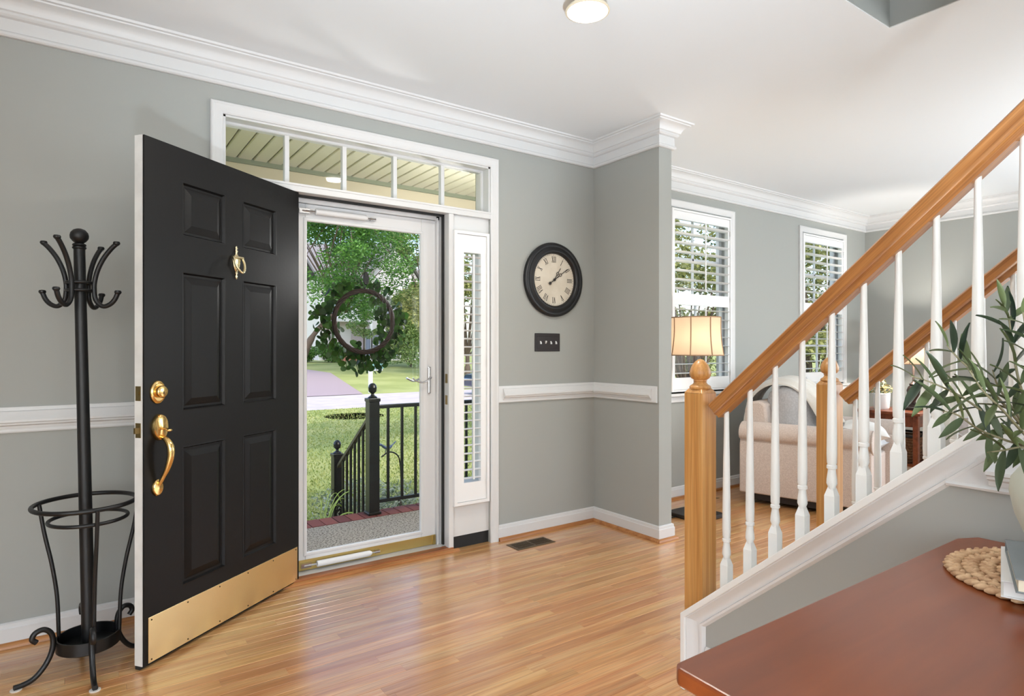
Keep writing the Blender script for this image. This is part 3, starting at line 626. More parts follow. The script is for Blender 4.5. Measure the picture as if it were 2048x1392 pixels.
for a in (2.75, -.25, -1.42):
    ca, sa = math.cos(a), math.sin(a)
    MB().tube(curve_pts([(cx+ca*r_, cy+sa*r_, z) for r_, z in ((.168, .632), (.150, .52), (.125, .40), (.108, .28), (.103, .16), (.101, .085))], 5), .0072, 10).build('basket_rod', BLACKM, cr, 60)
MB().lathe([(0, .078), (.098, .078), (.105, .083), (.105, .128), (.099, .128), (.098, .088), (0, .086)], (cx, cy, 0), 40).build('drip_pan', BLACKM, cr, 40)
FELT = M('white_felt', S(222, 216, 208), .9)
for a in (-1.50, 3.42, .30, 1.70):
    ca, sa = math.cos(a), math.sin(a)
    pr = [(.165, .150), (.178, .166), (.168, .186), (.142, .190), (.120, .168), (.114, .13), (.122, .09), (.142, .052), (.172, .022), (.205, .012), (.232, .0115)]
    if ca > .9: pr = [(r_*.86, z) for r_, z in pr]
    lg = MB().tube(curve_pts([(cx+ca*r_, cy+sa*r_, z) for r_, z in pr], 5), .0095, 10).build('leg', BLACKM, cr, 60)
    MB().lathe([(.018, .0005), (.018, .004), (0, .004)], (cx+ca*pr[-1][0]*.97, cy+sa*pr[-1][0]*.97, 0), 14).build('felt_pad', FELT, lg)
# ---- wall clock
CC = (2.642, WY, 1.692)
ck = thing('wall_clock', 'round black framed wall clock with Roman numerals on a cream dial', 'clock', CC)
MB().lathe([(.232, 0), (.249, .004), (.252, .016), (.247, .027), (.238, .032), (.226, .034), (.219, .030), (.212, .032), (.200, .040), (.190, .041), (.182, .036), (.178, .028), (.176, .018), (.176, .012)], CC, 72, '-y').build('clock_frame', M('black_clock_frame', S(22, 22, 24), .4), ck, 40)
DIAL = M('cream_dial', S(224, 214, 196), .6, var=(7, S(206, 194, 174), .42, .75))
MB().lathe([(.178, .010), (.178, .014), (0, .014)], CC, 64, '-y').build('dial', DIAL, ck)
BD = MB()
for i in range(90):
    a = 2*PI*i/90; BD.lathe([(0, .0), (.003, .001), (.003, .004), (0, .005)], (CC[0]+.1785*math.cos(a), CC[1]-.019, CC[2]+.1785*math.sin(a)), 6, '-y')
BD.build('bead_rim', M('dark_bead', S(54, 52, 50), .35), ck)
INK = M('black_ink', S(40, 34, 30), .6)
def stroke(mb, p, q, w_, y=-.0152):
    p, q = Vector(p), Vector(q); d = (q-p).normalized(); n_ = Vector((-d.y, d.x))*w_/2
    c4 = [p+n_, p-n_, q-n_, q+n_]
    mb.prism([(v.x, v.y) for v in c4], y, y+.0008, lambda v, h: (v[0], h, v[1]))
ROM = ['XII', 'I', 'II', 'III', 'IIII', 'V', 'VI', 'VII', 'VIII', 'IX', 'X', 'XI']
WID = {'I': .0095, 'V': .019, 'X': .020}
for h_, s in enumerate(ROM):
    g = MB(); W = sum(WID[c] for c in s); x = -W/2; H2 = .0195
    for c in s:
        x1 = x+WID[c]; mid = (x+x1)/2
        if c == 'I': stroke(g, (mid, -H2), (mid, H2), .0036)
        if c == 'V': stroke(g, (x+.003, H2), (mid, -H2), .0040); stroke(g, (x1-.003, H2), (mid, -H2), .0018)
        if c == 'X': stroke(g, (x+.003, H2), (x1-.003, -H2), .0040); stroke(g, (x1-.003, H2), (x+.003, -H2), .0018)
        for yy in (-H2, H2):
            if not (c == 'V' and yy < 0): stroke(g, (x+.001, yy), (x1-.001, yy), .0014)
        x = x1
    a = -2*PI*h_/12; ca, sa = math.cos(a), math.sin(a)
    g.v = [((vx)*ca - (vz+.138)*sa, vy, (vx)*sa + (vz+.138)*ca) for vx, vy, vz in g.v]
    g.build('numeral', INK, ck, world=False)
g = MB()
for i in range(60):
    a = 2*PI*i/60; c_, s_ = math.cos(a), math.sin(a); stroke(g, (c_*.166, s_*.166), (c_*.171, s_*.171), .0016 if i % 5 else .004)
g.build('minute_track', INK, ck, world=False)
def hand(angle, L, tail, ringpos, y, nm):
    g = MB(); stroke(g, (0, -tail), (0, ringpos-.009), .0055, y); stroke(g, (0, ringpos+.009), (0, L), .0042, y)
    g.ring((0, y, ringpos), .0092, .0022, 18, 6, fn=lambda p: (p[0], p[2], p[1])); g.lathe([(0, 0), (.0095, .0005), (.0095, .003), (0, .0035)], (0, y, 0), 16, '-y')
    if tail > .02: g.lathe([(0, 0), (.011, .0005), (.011, .002), (0, .003)], (0, y+.001, -tail), 16, '-y')
    ca, sa = math.cos(-angle), math.sin(-angle); g.v = [(x*ca - z*sa, yv, x*sa + z*ca) for x, yv, z in g.v]
    g.build(nm, INK, ck, world=False)
hand(math.radians(34.5), .098, .012, .052, -.020, 'hour_hand'); hand(math.radians(55.5), .140, .046, .062, -.023, 'minute_hand')
# ---- light switch plate
sw = thing('light_switch', 'dark bronze four gang switch plate below the clock', 'light switch', (2.596, WY, 1.268))
DBR = M('dark_bronze', S(30, 18, 17), .45)
m = B(2.488, 2.703, WY-.006, WY, 1.207, 1.329); m.build('plate', DBR, sw, bevel=.004)
B(2.504, 2.687, WY-.0075, WY-.005, 1.226, 1.310).build('inner_plate', DBR, sw, bevel=.0015)
for i in range(4):
    x = 2.533+i*.044; z = 1.268; up = i in (1,)
    MB().prism([(WY-.006, z-.011), (WY-.006, z+.011), (WY-.016, z+(.010 if up else -.004)), (WY-.016, z+(.002 if up else -.012))], x-.005, x+.005, lambda p, h: (h, p[0], p[1])).build('toggle', TRIM, sw)
# ---- floor registers
REG = M('bronze_register', S(104, 86, 66), .45, .5); HOLE = M('dark_duct', S(18, 14, 12), .9)
def register(lb, x0, x1, y0, y1):
    t = thing('floor_vent', lb, 'floor vent', ((x0+x1)/2, (y0+y1)/2, 0))
    B(x0+.012, x1-.012, y0+.012, y1-.012, .0006, .0012).build('duct', HOLE, t)
    MB().sweep([(x0, y0), (x0, y1), (x1, y1), (x1, y0)], [(0, .0006), (.004, .004), (.016, .005), (.018, .001)], FXY, closed=True).build('rim', REG, t)
    n = 22
    sl = B(-.0018, .0018, -(y1-y0)/2+.016, (y1-y0)/2-.016, .0012, .0042).mesh('slat', REG)
    for i in range(n): link('slat', sl, None, t, (-(x1-x0)/2+.022+i*((x1-x0)-.044)/(n-1), 0, 0), (0, .35 if i > n/2 else -.1, 0))
    for f_ in (.33, .66): B(x0+.016, x1-.016, y0+(y1-y0)*f_-.0015, y0+(y1-y0)*f_+.0015, .0014, .0040).build('cross_bar', REG, t)
    B((x0+x1)/2-.004, (x0+x1)/2+.004, y0+.014, y1-.014, .0014, .0046).build('centre_bar', REG, t)
register('bronze floor vent under the clock wall', 2.185, 2.480, 3.045, 3.175)
register('bronze floor vent beside the living room baseboard', 4.02, 4.30, 3.16, 3.29)
# ---- ceiling lamp
cl = thing('ceiling_lamp', 'small round glowing ceiling lamp with cream rim', 'ceiling lamp', (1.69, 1.873, CZ))
CREAM = M('cream_enamel', S(238, 226, 200), .35)
lx, ly = 1.69, 1.873
MB().lathe([(.062, CZ), (.062, CZ-.006), (.050, CZ-.010), (.050, CZ-.030), (.056, CZ-.044), (.074, CZ-.058), (.088, CZ-.070), (.090, CZ-.078), (.084, CZ-.080)], (lx, ly, 0), 40).build('housing', CREAM, cl, 40)
MB().lathe([(.085, CZ-.079), (.070, CZ-.084), (.04, CZ-.0865), (0, CZ-.087)], (lx, ly, 0), 40, caps=False).build('diffuser', M('lit_diffuser', S(255, 250, 238), .4, emit=((1, .95, .86, 1), 9)), cl, 60)
light('ceiling_lamp_light', 'AREA', (lx, ly, CZ-.095), (0, 0, 0), 14, (1, .94, .84), shape='DISK', size=.15)
# ================================================================ TABLE BY THE STAIR
tb = thing('console_table', 'glossy reddish brown wooden table with clipped corners against the stair wall', 'table', (1.25, .30, 0))
x0, x1, y0, y1, tz = .705, 1.795, -.02, .602, .77
cc = .035
poly = [(x0+.012, y1), (x1-.055, y1+.004), (x1, y1-.022), (x1, y0), (x0+.012, y0), (x0-.004, y0+.05), (x0-.012, (y0+y1)/2), (x0, y1-.012)]
tt = MB().prism(poly, tz-.026, tz, FXY).build('tabletop', MAHOG, tb, bevel=.005, seg=3)
m = MB(); m.box(x0+.06, x1-.06, y1-.075, y1-.055, tz-.126, tz-.026); m.box(x0+.06, x1-.06, y0+.055, y0+.075, tz-.126, tz-.026); m.box(x0+.06, x0+.08, y0+.07, y1-.07, tz-.126, tz-.026); m.box(x1-.08, x1-.06, y0+.07, y1-.07, tz-.126, tz-.026)
m.build('apron', MAHOG, tb)
for sx in (x0+.075, x1-.075):
    for sy in (y0+.075, y1-.075):
        MB().add([(sx+a*.026, sy+b*.026, tz-.027) for a, b in ((-1,-1),(1,-1),(1,1),(-1,1))] + [(sx+a*.016, sy+b*.016, .0005) for a, b in ((-1,-1),(1,-1),(1,1),(-1,1))], [(0,1,2,3),(7,6,5,4)]+[(i, (i+1)%4, (i+1)%4+4, i+4) for i in range(4)]).build('leg', MAHOG, tb, bevel=.003)
# ---- braided mat
STRAW = M('straw_braid', S(216, 180, 140), .7, var=(45, S(170, 126, 88), .35, .7), bump=(220, .5, .002))
pm = thing('placemat', 'round braided straw mat under the books', 'placemat', (1.57, .36, tz))
MB().lathe([(0, tz+.0005), (.180, tz+.0005), (.180, tz+.004), (0, tz+.004)], (1.57, .36, 0), 40).build('backing', STRAW, pm)
for k in range(6):
    R = .182-.029*k
    if R < .03: break
    nb = max(8, int(2*PI*R/.021)); m = MB()
    for i in range(nb):
        a = 2*PI*i/nb
        for sgn in (1, -1):
            a0 = a + (PI/nb if sgn < 0 else 0); c_ = Vector((1.57+math.cos(a0)*(R+sgn*.0055), .36+math.sin(a0)*(R+sgn*.0055), tz+.007))
            t_ = Vector((-math.sin(a0), math.cos(a0), 0)); rd = Vector((math.cos(a0), math.sin(a0), 0)); d_ = (t_ + rd*(-.75*sgn) + Vector((0, 0, .12))).normalized(); L = .0165*random.uniform(.9, 1.1)
            m.tube([c_-d_*L, c_-d_*L*.6, c_-d_*.1*L+Vector((0, 0, .0012)), c_+d_*L*.6, c_+d_*L], [.002, .0056, .0070, .0054, .002], 7)
    m.build('braid', STRAW, pm, 60)
# ---- books
PAPER = M('book_paper', S(226, 214, 190), .8); BW = M('white_cover', S(226, 225, 222), .45); BG = M('grey_cover', S(120, 126, 128), .6)
def book(lb, c, ang, L, W, z, t, mat):
    b = thing('book', lb, 'book', (c[0], c[1], z), ang)
    k = .0025
    m = B(0, L, -W, 0, 0, k); m.box(0, L, -W, 0, t-k, t); m.box(L-k, L, -W, 0, 0, t); m.build('cover', mat, b, world=False, bevel=.0006)
    B(.004, L-k, -W+.004, -.004, k, t-k).build('pages', PAPER if mat is BG else BW, b, world=False)
book('white hardback book lying on the straw mat', (1.352, .402), math.radians(16.5), .245, .178, tz+.0145, .030, BW)
book('grey hardback book lying under the vase', (1.300, .366), math.radians(19.4), .262, .178, tz+.0450, .025, BG)
# ---- vase and olive branches
VC = (1.452, .318); VZ = tz+.0705
va = thing('vase', 'pale green rounded ceramic vase on the grey book', 'vase', (VC[0], VC[1], VZ))
MB().lathe([(0, VZ), (.050, VZ), (.056, VZ+.006), (.072, VZ+.04), (.090, VZ+.085), (.098, VZ+.125), (.095, VZ+.150), (.082, VZ+.170), (.058, VZ+.180), (.040, VZ+.184), (.038, VZ+.195), (.043, VZ+.203), (.038, VZ+.204), (.034, VZ+.195), (.034, VZ+.12), (0, VZ+.10)], (VC[0], VC[1], 0), 48).build('vase_body', M('celadon_glaze', S(206, 208, 192), .5, var=(12, S(196, 199, 182), .4, .7), bump=(60, .15, .001)), va, 50)
ol = thing('olive_branches', 'spreading green olive branches in the pale vase', 'branches', (VC[0], VC[1], VZ+.15))
OLG = leafmat('olive_leaf', S(30, 46, 32), S(96, 108, 66), trans=.12, rough=.45); TW = M('olive_twig', S(120, 112, 84), .7)
lm = MB(); nseg = 7
for i in range(nseg+1):
    t = i/nseg; w_ = .105*math.sin(PI*min(1, t*.93+.05))**.8; zc = -.22*t*t + .05*t
    lm.v += [(t, -w_, zc+.025), (t, 0, zc-.012), (t, w_, zc+.025)]
for i in range(nseg): a = i*3; lm.f += [(a, a+3, a+4, a+1), (a+1, a+4, a+5, a+2)]
OLEAF = lm.mesh('leaf', OLG, 60)
base = Vector((VC[0], VC[1], VZ+.14)); DV = (Vector((VC[0], VC[1], 0))).dot(Vector((math.sin(YAW), math.cos(YAW), 0)))
def branch(ctrl, dd, nleaf, Lf=(.048, .078)):
    n = len(ctrl); pts_ = [base] + [at(px, py, DV + dd*(i+1)/n) for i, (px, py) in enumerate(ctrl)]
    cp = curve_pts(pts_, 8)
    st_ = MB().tube(cp, [.0028*(1-.6*i/len(cp)) for i in range(len(cp))], 6).build('twig', TW, ol, 60)
    org = Vector(ol.location)
    for k in range(nleaf):
        f_ = .32 + .68*k/(nleaf-1); i = min(int(f_*(len(cp)-1)), len(cp)-2); p = cp[i]; t_ = (cp[i+1]-cp[i]).normalized()
        side = t_.cross(Vector((-math.sin(YAW), -math.cos(YAW), .25))).normalized()
        for sg in ((1, -1) if k < nleaf-1 else (0,)):
            d_ = (t_*random.uniform(.55, 1.0) + side*sg*random.uniform(.55, 1.0) + Vector((random.uniform(-.35, .35), random.uniform(-.45, .35), random.uniform(-.2, .3)))).normalized()
            up = Vector((random.uniform(-.8, .8), random.uniform(-1, .2), 1)); yv = up.cross(d_).normalized(); zv = d_.cross(yv); L = random.uniform(*Lf)
            MM = Matrix((d_, yv, zv)).transposed().to_4x4() @ Matrix.Diagonal((L, L, L, 1)); MM.translation = p-org
            o = link('leaf', OLEAF, None, st_); o.matrix_local = MM
branch([(2050, 890), (1985, 838), (1925, 795), (1870, 768), (1822, 752)], -.03, 8)
branch([(2060, 870), (2000, 800), (1950, 748), (1915, 715), (1893, 690)], .02, 7)
branch([(2060, 880), (2005, 820), (1965, 780), (1935, 735)], -.10, 6)
branch([(2075, 860), (2040, 770), (2025, 690), (2018, 640), (2008, 612)], .0, 8)
branch([(2060, 900), (2010, 880), (1960, 860), (1915, 830), (1885, 822)], -.06, 7)
branch([(2070, 905), (2040, 895), (2010, 900), (1975, 905)], -.08, 4)
branch([(2085, 850), (2060, 760), (2055, 680), (2045, 620)], -.05, 7)
branch([(2090, 850), (2090, 740), (2085, 640)], .05, 6)
branch([(2140, 860), (2190, 760), (2230, 690)], .04, 6)
branch([(2110, 860), (2120, 740), (2140, 620)], -.02, 6)
branch([(2065, 870), (2020, 810), (1995, 770), (1985, 740)], .06, 6)

# ================================================================ LIVING ROOM
LINEN = M('oatmeal_linen', S(196, 180, 170), .95, var=(160, S(214, 200, 190), .4, .65), bump=(260, .4, .001), sheen=.2)
GREYL = M('grey_linen', S(186, 186, 188), .95, var=(90, S(200, 200, 202), .4, .65), bump=(260, .4, .001), sheen=.2)
DARKF = M('dark_foot', S(34, 28, 26), .5)
def armchair(lb, W, D, loc, rz, mat, cmat, n):
    s = thing('armchair', lb, 'armchair', loc, rz)
    h = W/2; aw = .20
    B(-h+.03, h-.03, -D/2+.06, D/2-.03, .085, .40).build('base', mat, s, world=False, bevel=.02)
    for sx in (-1, 1):
        a, b = sorted((sx*(h-.015), sx*(h-aw)))
        m = MB(); cxx = sx*(h-.085); pr = [(a, .085), (b, .085), (b, .55)]
        arc = [(cxx+.095*math.cos(t), .555+.088*math.sin(t)) for t in [PI*1.12*(-.10)+PI*1.24*i/14 for i in range(15)]]
        if sx < 0: pr = [(b, .085), (b, .53)] + arc + [(a+.012, .50), (a, .47), (a, .085)]
        else: pr = [(b, .085), (b, .47), (b-.012, .50)] + arc + [(a, .53), (a, .085)]
        m.prism(pr, -D/2, D/2-.03, lambda p, q_: (p[0], q_, p[1])); ar = m.build('arm', mat, s, 40, world=False, bevel=.012)
        MB().tube([(cxx+.09*math.cos(t), -D/2-.002, .555+.082*math.sin(t)) for t in [2*PI*i/24 for i in range(25)]], .006, 6).build('piping', mat, ar, 60, world=False)
    m = MB(); pr = [(D/2-.24, .38), (D/2-.20, .78), (D/2-.15, .81), (D/2-.09, .80), (D/2-.03, .74), (D/2-.02, .085), (D/2-.1, .085)]
    m.prism(pr, -h+.12, h-.12, lambda p, q_: (q_, p[0], p[1])); m.build('backrest', mat, s, 40, world=False, bevel=.02)
    w1 = (W-2*aw)/n
    for i in range(n):
        xc = -h+aw+w1*(i+.5)
        MB().pillow((xc, -.11, .47), w1/2, D/2-.14, .085, 12, .28).build('seat_cushion', cmat, s, 70, world=False, weld=True)
        R_ = Matrix.Rotation(math.radians(78), 3, 'X')
        MB().pillow((xc, D/2-.335, .70), w1/2+.02, .235, .20, 14, .34, R_).build('back_cushion', cmat, s, 70, world=False, weld=True)
    for sx in (-1, 1):
        for sy in (-1, 1): MB().lathe([(.022, .0005), (.032, .085)], (sx*(h-.1), sy*(D/2-.1), 0), 12).build('foot', DARKF, s, world=False)
    B(-h+.06, h-.06, -D/2+.09, D/2-.08, .03, .086).build('dust_cover', DARKF, s, world=False)
    return s
SRZ = math.radians(14)
armchair('oatmeal linen armchair with rolled arms and a cream throw under the living room windows', 1.06, .96, (4.935, 2.685, 0), SRZ, LINEN, GREYL, 1)
armchair('plain grey armchair with rounded arms at the right of the lamp table', .94, .90, (6.62, 1.68, 0), math.radians(-90), GREYL, GREYL, 1)
# throw over the sofa corner
th_ = MB(); nx, ny = 22, 46
ctr = [(3.140, .60), (3.138, .70), (3.105, .81), (3.01, .915), (2.89, .968), (2.76, .955), (2.645, .885), (2.555, .79), (2.49, .70), (2.44, .645)]
ap = curve_pts([(0, a, b) for a, b in ctr], 5); ny = len(ap)-1
for s_ in (0, 1):
    for i in range(nx+1):
        for j, p in enumerate(ap):
            u = i/nx; x = 4.625 + .38*u + .03*math.sin(j*.25); wv = .012*math.sin(u*19+j*.12)+.006*math.sin(u*41+j*.3)
            edge = .04*max(0, 1-u*6)**2
            nrm_ = (Vector((0, p.y, p.z))-Vector((0, 2.80, .62))).normalized()
            q_ = Vector((x, p.y, p.z)) + nrm_*(wv+.014 - edge - s_*.012); th_.v.append(tuple(q_))
nv = (nx+1)*(ny+1)
idx = lambda i, j, s_=0: s_*nv + i*(ny+1)+j
for i in range(nx):
    for j in range(ny): th_.f += [(idx(i,j), idx(i+1,j), idx(i+1,j+1), idx(i,j+1)), (idx(i,j,1), idx(i,j+1,1), idx(i+1,j+1,1), idx(i+1,j,1))]
for i in range(nx): th_.f += [(idx(i,0), idx(i,0,1), idx(i+1,0,1), idx(i+1,0)), (idx(i,ny), idx(i+1,ny), idx(i+1,ny,1), idx(i,ny,1))]
for j in range(ny): th_.f += [(idx(0,j), idx(0,j+1), idx(0,j+1,1), idx(0,j,1)), (idx(nx,j), idx(nx,j,1), idx(nx,j+1,1), idx(nx,j+1))]
CRM = M('cream_knit', S(226, 220, 210), .95, bump=(120, .7, .003), sheen=.3)
bl = thing('throw_blanket', 'cream knitted throw draped over the back of the oatmeal armchair', 'blanket', (4.68, 2.8, .62))
def turn(p):
    dx, dy = p[0]-4.42, p[1]-3.12; return (4.305+dx*math.cos(SRZ)-dy*math.sin(SRZ), 3.023+dx*math.sin(SRZ)+dy*math.cos(SRZ), p[2])
th_.v = [turn((p[0], 2.80+(p[1]-2.80)*.97, .62+(p[2]-.62)*1.0)) for p in th_.v]
th_.build('blanket', CRM, bl, 70)
m = MB()
for i in range(26):
    x = 4.63+.38*i/25; m.tube([(x, 3.142, .60), (x+random.uniform(-.006, .006), 3.146, .56)], .004, 5)
m.v = [turn((p[0], 2.80+(p[1]-2.80)*.97, p[2])) for p in m.v]
m.build('fringe', CRM, bl)
def cushion(lb, c, w_, h_, rx, rz, mat):
    R_ = Matrix.Rotation(rz, 3, 'Z') @ Matrix.Rotation(rx, 3, 'X')
    o = MB().pillow(c, w_/2, h_/2, .07, 14, .6, R_).build('throw_pillow', mat, None, 70, weld=True); return tag(o, lb, 'pillow')
cushion('white throw pillow lying at the front edge of the oatmeal armchair seat', (4.95, 2.33, .60), .32, .32, math.radians(10), .5, M('white_cotton', S(232, 230, 226), .9, bump=(40, .3, .004)))
cushion('pale throw pillow leaning in the grey armchair', (6.74, 1.86, .70), .42, .42, math.radians(72), math.radians(-80), M('pale_cotton', S(224, 222, 218), .9, bump=(40, .3, .004)))
cushion('lilac grey throw pillow standing behind the cream throw', (5.17, 2.92, .78), .46, .44, math.radians(70), SRZ, GREYL)
# ---- floor lamp
SHADE = bpy.data.materials.new('linen_shade'); SHADE.use_nodes = True; n_ = SHADE.node_tree
p_ = n_.nodes['Principled BSDF']; p_.inputs['Base Color'].default_value = S(236, 224, 208); p_.inputs['Roughness'].default_value = .9
tl = n_.nodes.new('ShaderNodeBsdfTranslucent'); tl.inputs[0].default_value = S(244, 230, 212); mxx = n_.nodes.new('ShaderNodeMixShader'); mxx.inputs[0].default_value = .75
n_.links.new(p_.outputs[0], mxx.inputs[1]); n_.links.new(tl.outputs[0], mxx.inputs[2]); n_.links.new(mxx.outputs[0], n_.nodes['Material Output'].inputs[0])
SEAM = M('shade_seam', S(176, 142, 112), .9); BULB = M('lit_bulb', S(255, 240, 214), .5, emit=((1, .86, .66, 1), 12))
def shade(par, c, z0, z1, r0, r1, seams, nseam):
    prof = [(r0 + (r1-r0)*t - .009*math.sin(PI*t), z0+(z1-z0)*t) for t in [i/10 for i in range(11)]]
    inner = [(r-.003, z) for r, z in prof][::-1]
    s = MB().lathe(prof + inner + [prof[0]], (c[0], c[1], 0), 48, caps=False).build('shade', SHADE, par, 60)
    for k in range(nseam):
        a = 2*PI*k/nseam + seams
        MB().tube([(c[0]+(r+.001)*math.cos(a), c[1]+(r+.001)*math.sin(a), z) for r, z in prof], .0042, 6).build('seam', SEAM, s, 60)
    for (r, z) in (prof[0], prof[-1]): MB().ring((c[0], c[1], z), r, .0042, 48, 6).build('trim_band', SEAM, s, 60)
fl = thing('floor_lamp', 'lit floor lamp with cream bell shade behind the near newel post', 'lamp', (3.70, 2.93, 0))
B(3.70-.15, 3.70+.15, 2.93-.15, 2.93+.15, .0005, .03).build('base', DARKF, fl, bevel=.006)
MB().tube([(3.70, 2.93, .03), (3.70, 2.93, 1.36)], .012, 12).build('pole', DARKF, fl, 40)
shade(fl, (3.70, 2.93), 1.178, 1.452, .198, .178, .5, 8)
MB().lathe([(0, 1.22), (.018, 1.23), (.03, 1.27), (.03, 1.30), (.015, 1.33), (0, 1.335)], (3.725, 2.93, 0), 16).build('bulb', BULB, fl, 60)
light('floor_lamp_light', 'POINT', (3.665, 2.90, 1.30), (0, 0, 0), 13, (1, .92, .82), shadow_soft_size=.04)
MB().tube(curve_pts([(3.56, 2.98, .008), (3.45, 3.0, .006), (3.40, 3.08, .006), (3.48, 3.14, .006), (3.40, 3.2, .006), (3.30, 3.12, .006), (3.36, 3.0, .006), (3.28, 2.92, .006), (3.36, 3.2, .05), (3.38, 3.30, .25)], 8), .0042, 6).build('cord', BLACKM, fl, 60)
# ---- side table with lamp, plant, basket
sx0, sx1, sy0, sy1, sz = 6.28, 6.82, 2.47, 3.06, .63
s2 = thing('side_table', 'cherry wood side table in the corner beyond the oatmeal armchair', 'table', ((sx0+sx1)/2, (sy0+sy1)/2, 0))
B(sx0, sx1, sy0, sy1, sz-.026, sz).build('tabletop', CHERRY, s2, bevel=.006)
B(sx0+.04, sx1-.04, sy0+.04, sy1-.04, sz-.135, sz-.026).build('apron', CHERRY, s2)
B(sx0+.03, sx1-.03, sy0+.03, sy1-.03, .13, .155).build('shelf', CHERRY, s2)
for x in (sx0+.05, sx1-.05):
    for y in (sy0+.05, sy1-.05): B(x-.022, x+.022, y-.022, y+.022, .0005, sz-.027).build('leg', CHERRY, s2, bevel=.003)
tl_ = (6.62, 2.66)
t2 = thing('table_lamp', 'lit table lamp with dark turned base on the cherry side table', 'lamp', (*tl_, sz))
B(tl_[0]-.075, tl_[0]+.075, tl_[1]-.075, tl_[1]+.075, sz+.0005, sz+.030).build('plinth', DARKF, t2, bevel=.006)
MB().lathe([(0, sz+.03), (.055, sz+.03), (.05, sz+.05), (.022, sz+.065), (.018, sz+.085), (.03, sz+.11), (.052, sz+.15), (.058, sz+.19), (.045, sz+.225), (.03, sz+.24), (.04, sz+.25), (.018, sz+.265), (.01, sz+.28), (.01, sz+.52), (0, sz+.52)], (*tl_, 0), 28).build('urn', M('bronze_urn', S(54, 42, 36), .4, .4), t2, 40)
shade(t2, tl_, 1.075, 1.31, .165, .115, .2, 6)
MB().lathe([(0, sz+.50), (.02, sz+.51), (.028, sz+.54), (.014, sz+.58), (0, sz+.585)], (*tl_, 0), 14).build('bulb', BULB, t2, 60)
light('table_lamp_light', 'POINT', (tl_[0]-.045, tl_[1]-.045, sz+.53), (0, 0, 0), 34, (1, .93, .85), shadow_soft_size=.03)
pc = (6.46, 2.88)
pp = thing('potted_plant', 'small leafy plant in a white ribbed pot on the side table', 'plant', (*pc, sz))
prof = [(0, sz+.001), (.062, sz+.001)]
for i in range(9): prof += [(.066+.0012*i, sz+.012+.016*i), (.069+.0012*i, sz+.02+.016*i)]
prof += [(.074, sz+.16), (.068, sz+.16), (.066, sz+.14), (0, sz+.138)]
MB().lathe(prof, (*pc, 0), 32).build('pot', M('white_ribbed_pot', S(226, 228, 228), .4), pp, 35)
PL1 = leafmat('mixed_leaf', S(70, 96, 66), S(176, 150, 90), 'island', .2)
g = MB()
for i in range(230):
    a = random.uniform(0, 6.28); e_ = random.uniform(.1, 1.5); R_ = random.uniform(.02, .125); c_ = Vector((pc[0]+R_*math.cos(a)*math.cos(e_), pc[1]+R_*math.sin(a)*math.cos(e_), sz+.15+R_*math.sin(e_)*1.1))
    u = Vector((random.gauss(0, 1), random.gauss(0, 1), random.gauss(0, .6))).normalized(); v_ = u.orthogonal().normalized(); L = random.uniform(.012, .022)
    g.add([c_-u*L, c_+v_*L*.5, c_+u*L, c_-v_*L*.5], [(0, 1, 2, 3)])
tag(g.build('foliage', PL1, pp), kind='stuff')
bk = thing('basket', 'brown woven basket with dark leather handles on the side table shelf', 'basket', (6.55, 2.76, .156))
WICK = M('brown_wicker', S(128, 92, 62), .8, var=(60, S(92, 62, 40), .4, .6), bump=(150, .8, .004))
for i in range(9):
    z = .170+.026*i; o_ = .19+.003*i
    MB().sweep([(6.55-o_, 2.76-o_+.005), (6.55-o_, 2.76+o_), (6.55+o_, 2.76+o_), (6.55+o_, 2.76-o_+.005)], [(0, z-.0125), (-.008, z), (0, z+.0125), (.008, z)], FXY, closed=True).build('weave_band', WICK, bk)
B(6.37, 6.73, 2.58, 2.94, .1565, .165).build('bottom', WICK, bk)
o_ = .218; MB().sweep([(6.55-o_, 2.76-o_+.01), (6.55-o_, 2.76+o_), (6.55+o_, 2.76+o_), (6.55+o_, 2.76-o_+.01)], [(0, .392), (-.008, .40), (0, .415), (.010, .40)], FXY, closed=True).build('rim', DARKF, bk)
for x in (6.332,): MB().tube(curve_pts([(x, 2.68, .39), (x-.025, 2.70, .43), (x-.03, 2.76, .445), (x-.025, 2.82, .43), (x, 2.84, .39)], 5), .007, 8).build('handle', DARKF, bk, 60)
MB().tube(curve_pts([(6.49, 2.545, .39), (6.50, 2.53, .43), (6.55, 2.525, .445), (6.60, 2.53, .43), (6.61, 2.545, .39)], 5), .007, 8).build('handle', DARKF, bk, 60)
# ================================================================ FILL LAMPS ADDED OUT OF VIEW
OPAL = M('opal_globe', S(250, 248, 244), .4, emit=((1, .97, .92, 1), 4))  # glow of the added fill lamps
def fill_chandelier(lb, x, y, z, e, n=5):  # added out of view to brighten hall and living room
    t = thing('chandelier', lb, 'chandelier', (x, y, CZ))
    MB().lathe([(0, CZ), (.065, CZ), (.06, CZ-.02), (.012, CZ-.03), (.012, z+.02), (.03, z), (.03, z-.05), (0, z-.07)], (x, y, 0), 20).build('stem', BLACKM, t, 40)
    for i in range(n):
        a = 2*PI*i/n; c_, s_ = math.cos(a), math.sin(a)
        ar = MB().tube(curve_pts([(x, y, z-.03), (x+c_*.15, y+s_*.15, z-.09), (x+c_*.28, y+s_*.28, z-.02)], 5), .008, 8).build('arm', BLACKM, t, 60)
        MB().lathe([(0, z-.02), (.02, z-.02), (.05, z), (.062, z+.04), (.05, z+.085), (0, z+.10)], (x+c_*.28, y+s_*.28, 0), 16).build('globe', OPAL, ar, 60)
    light('chandelier_light', 'POINT', (x, y, z+.16), (0, 0, 0), e, (.93, .96, 1), shadow_soft_size=.32)
fill_chandelier('globe chandelier hanging in the family room behind the viewer', -1.35, -.3, 1.95, 40)
fill_chandelier('globe chandelier hanging in the rear of the living room', 5.1, .15, 1.95, 8)

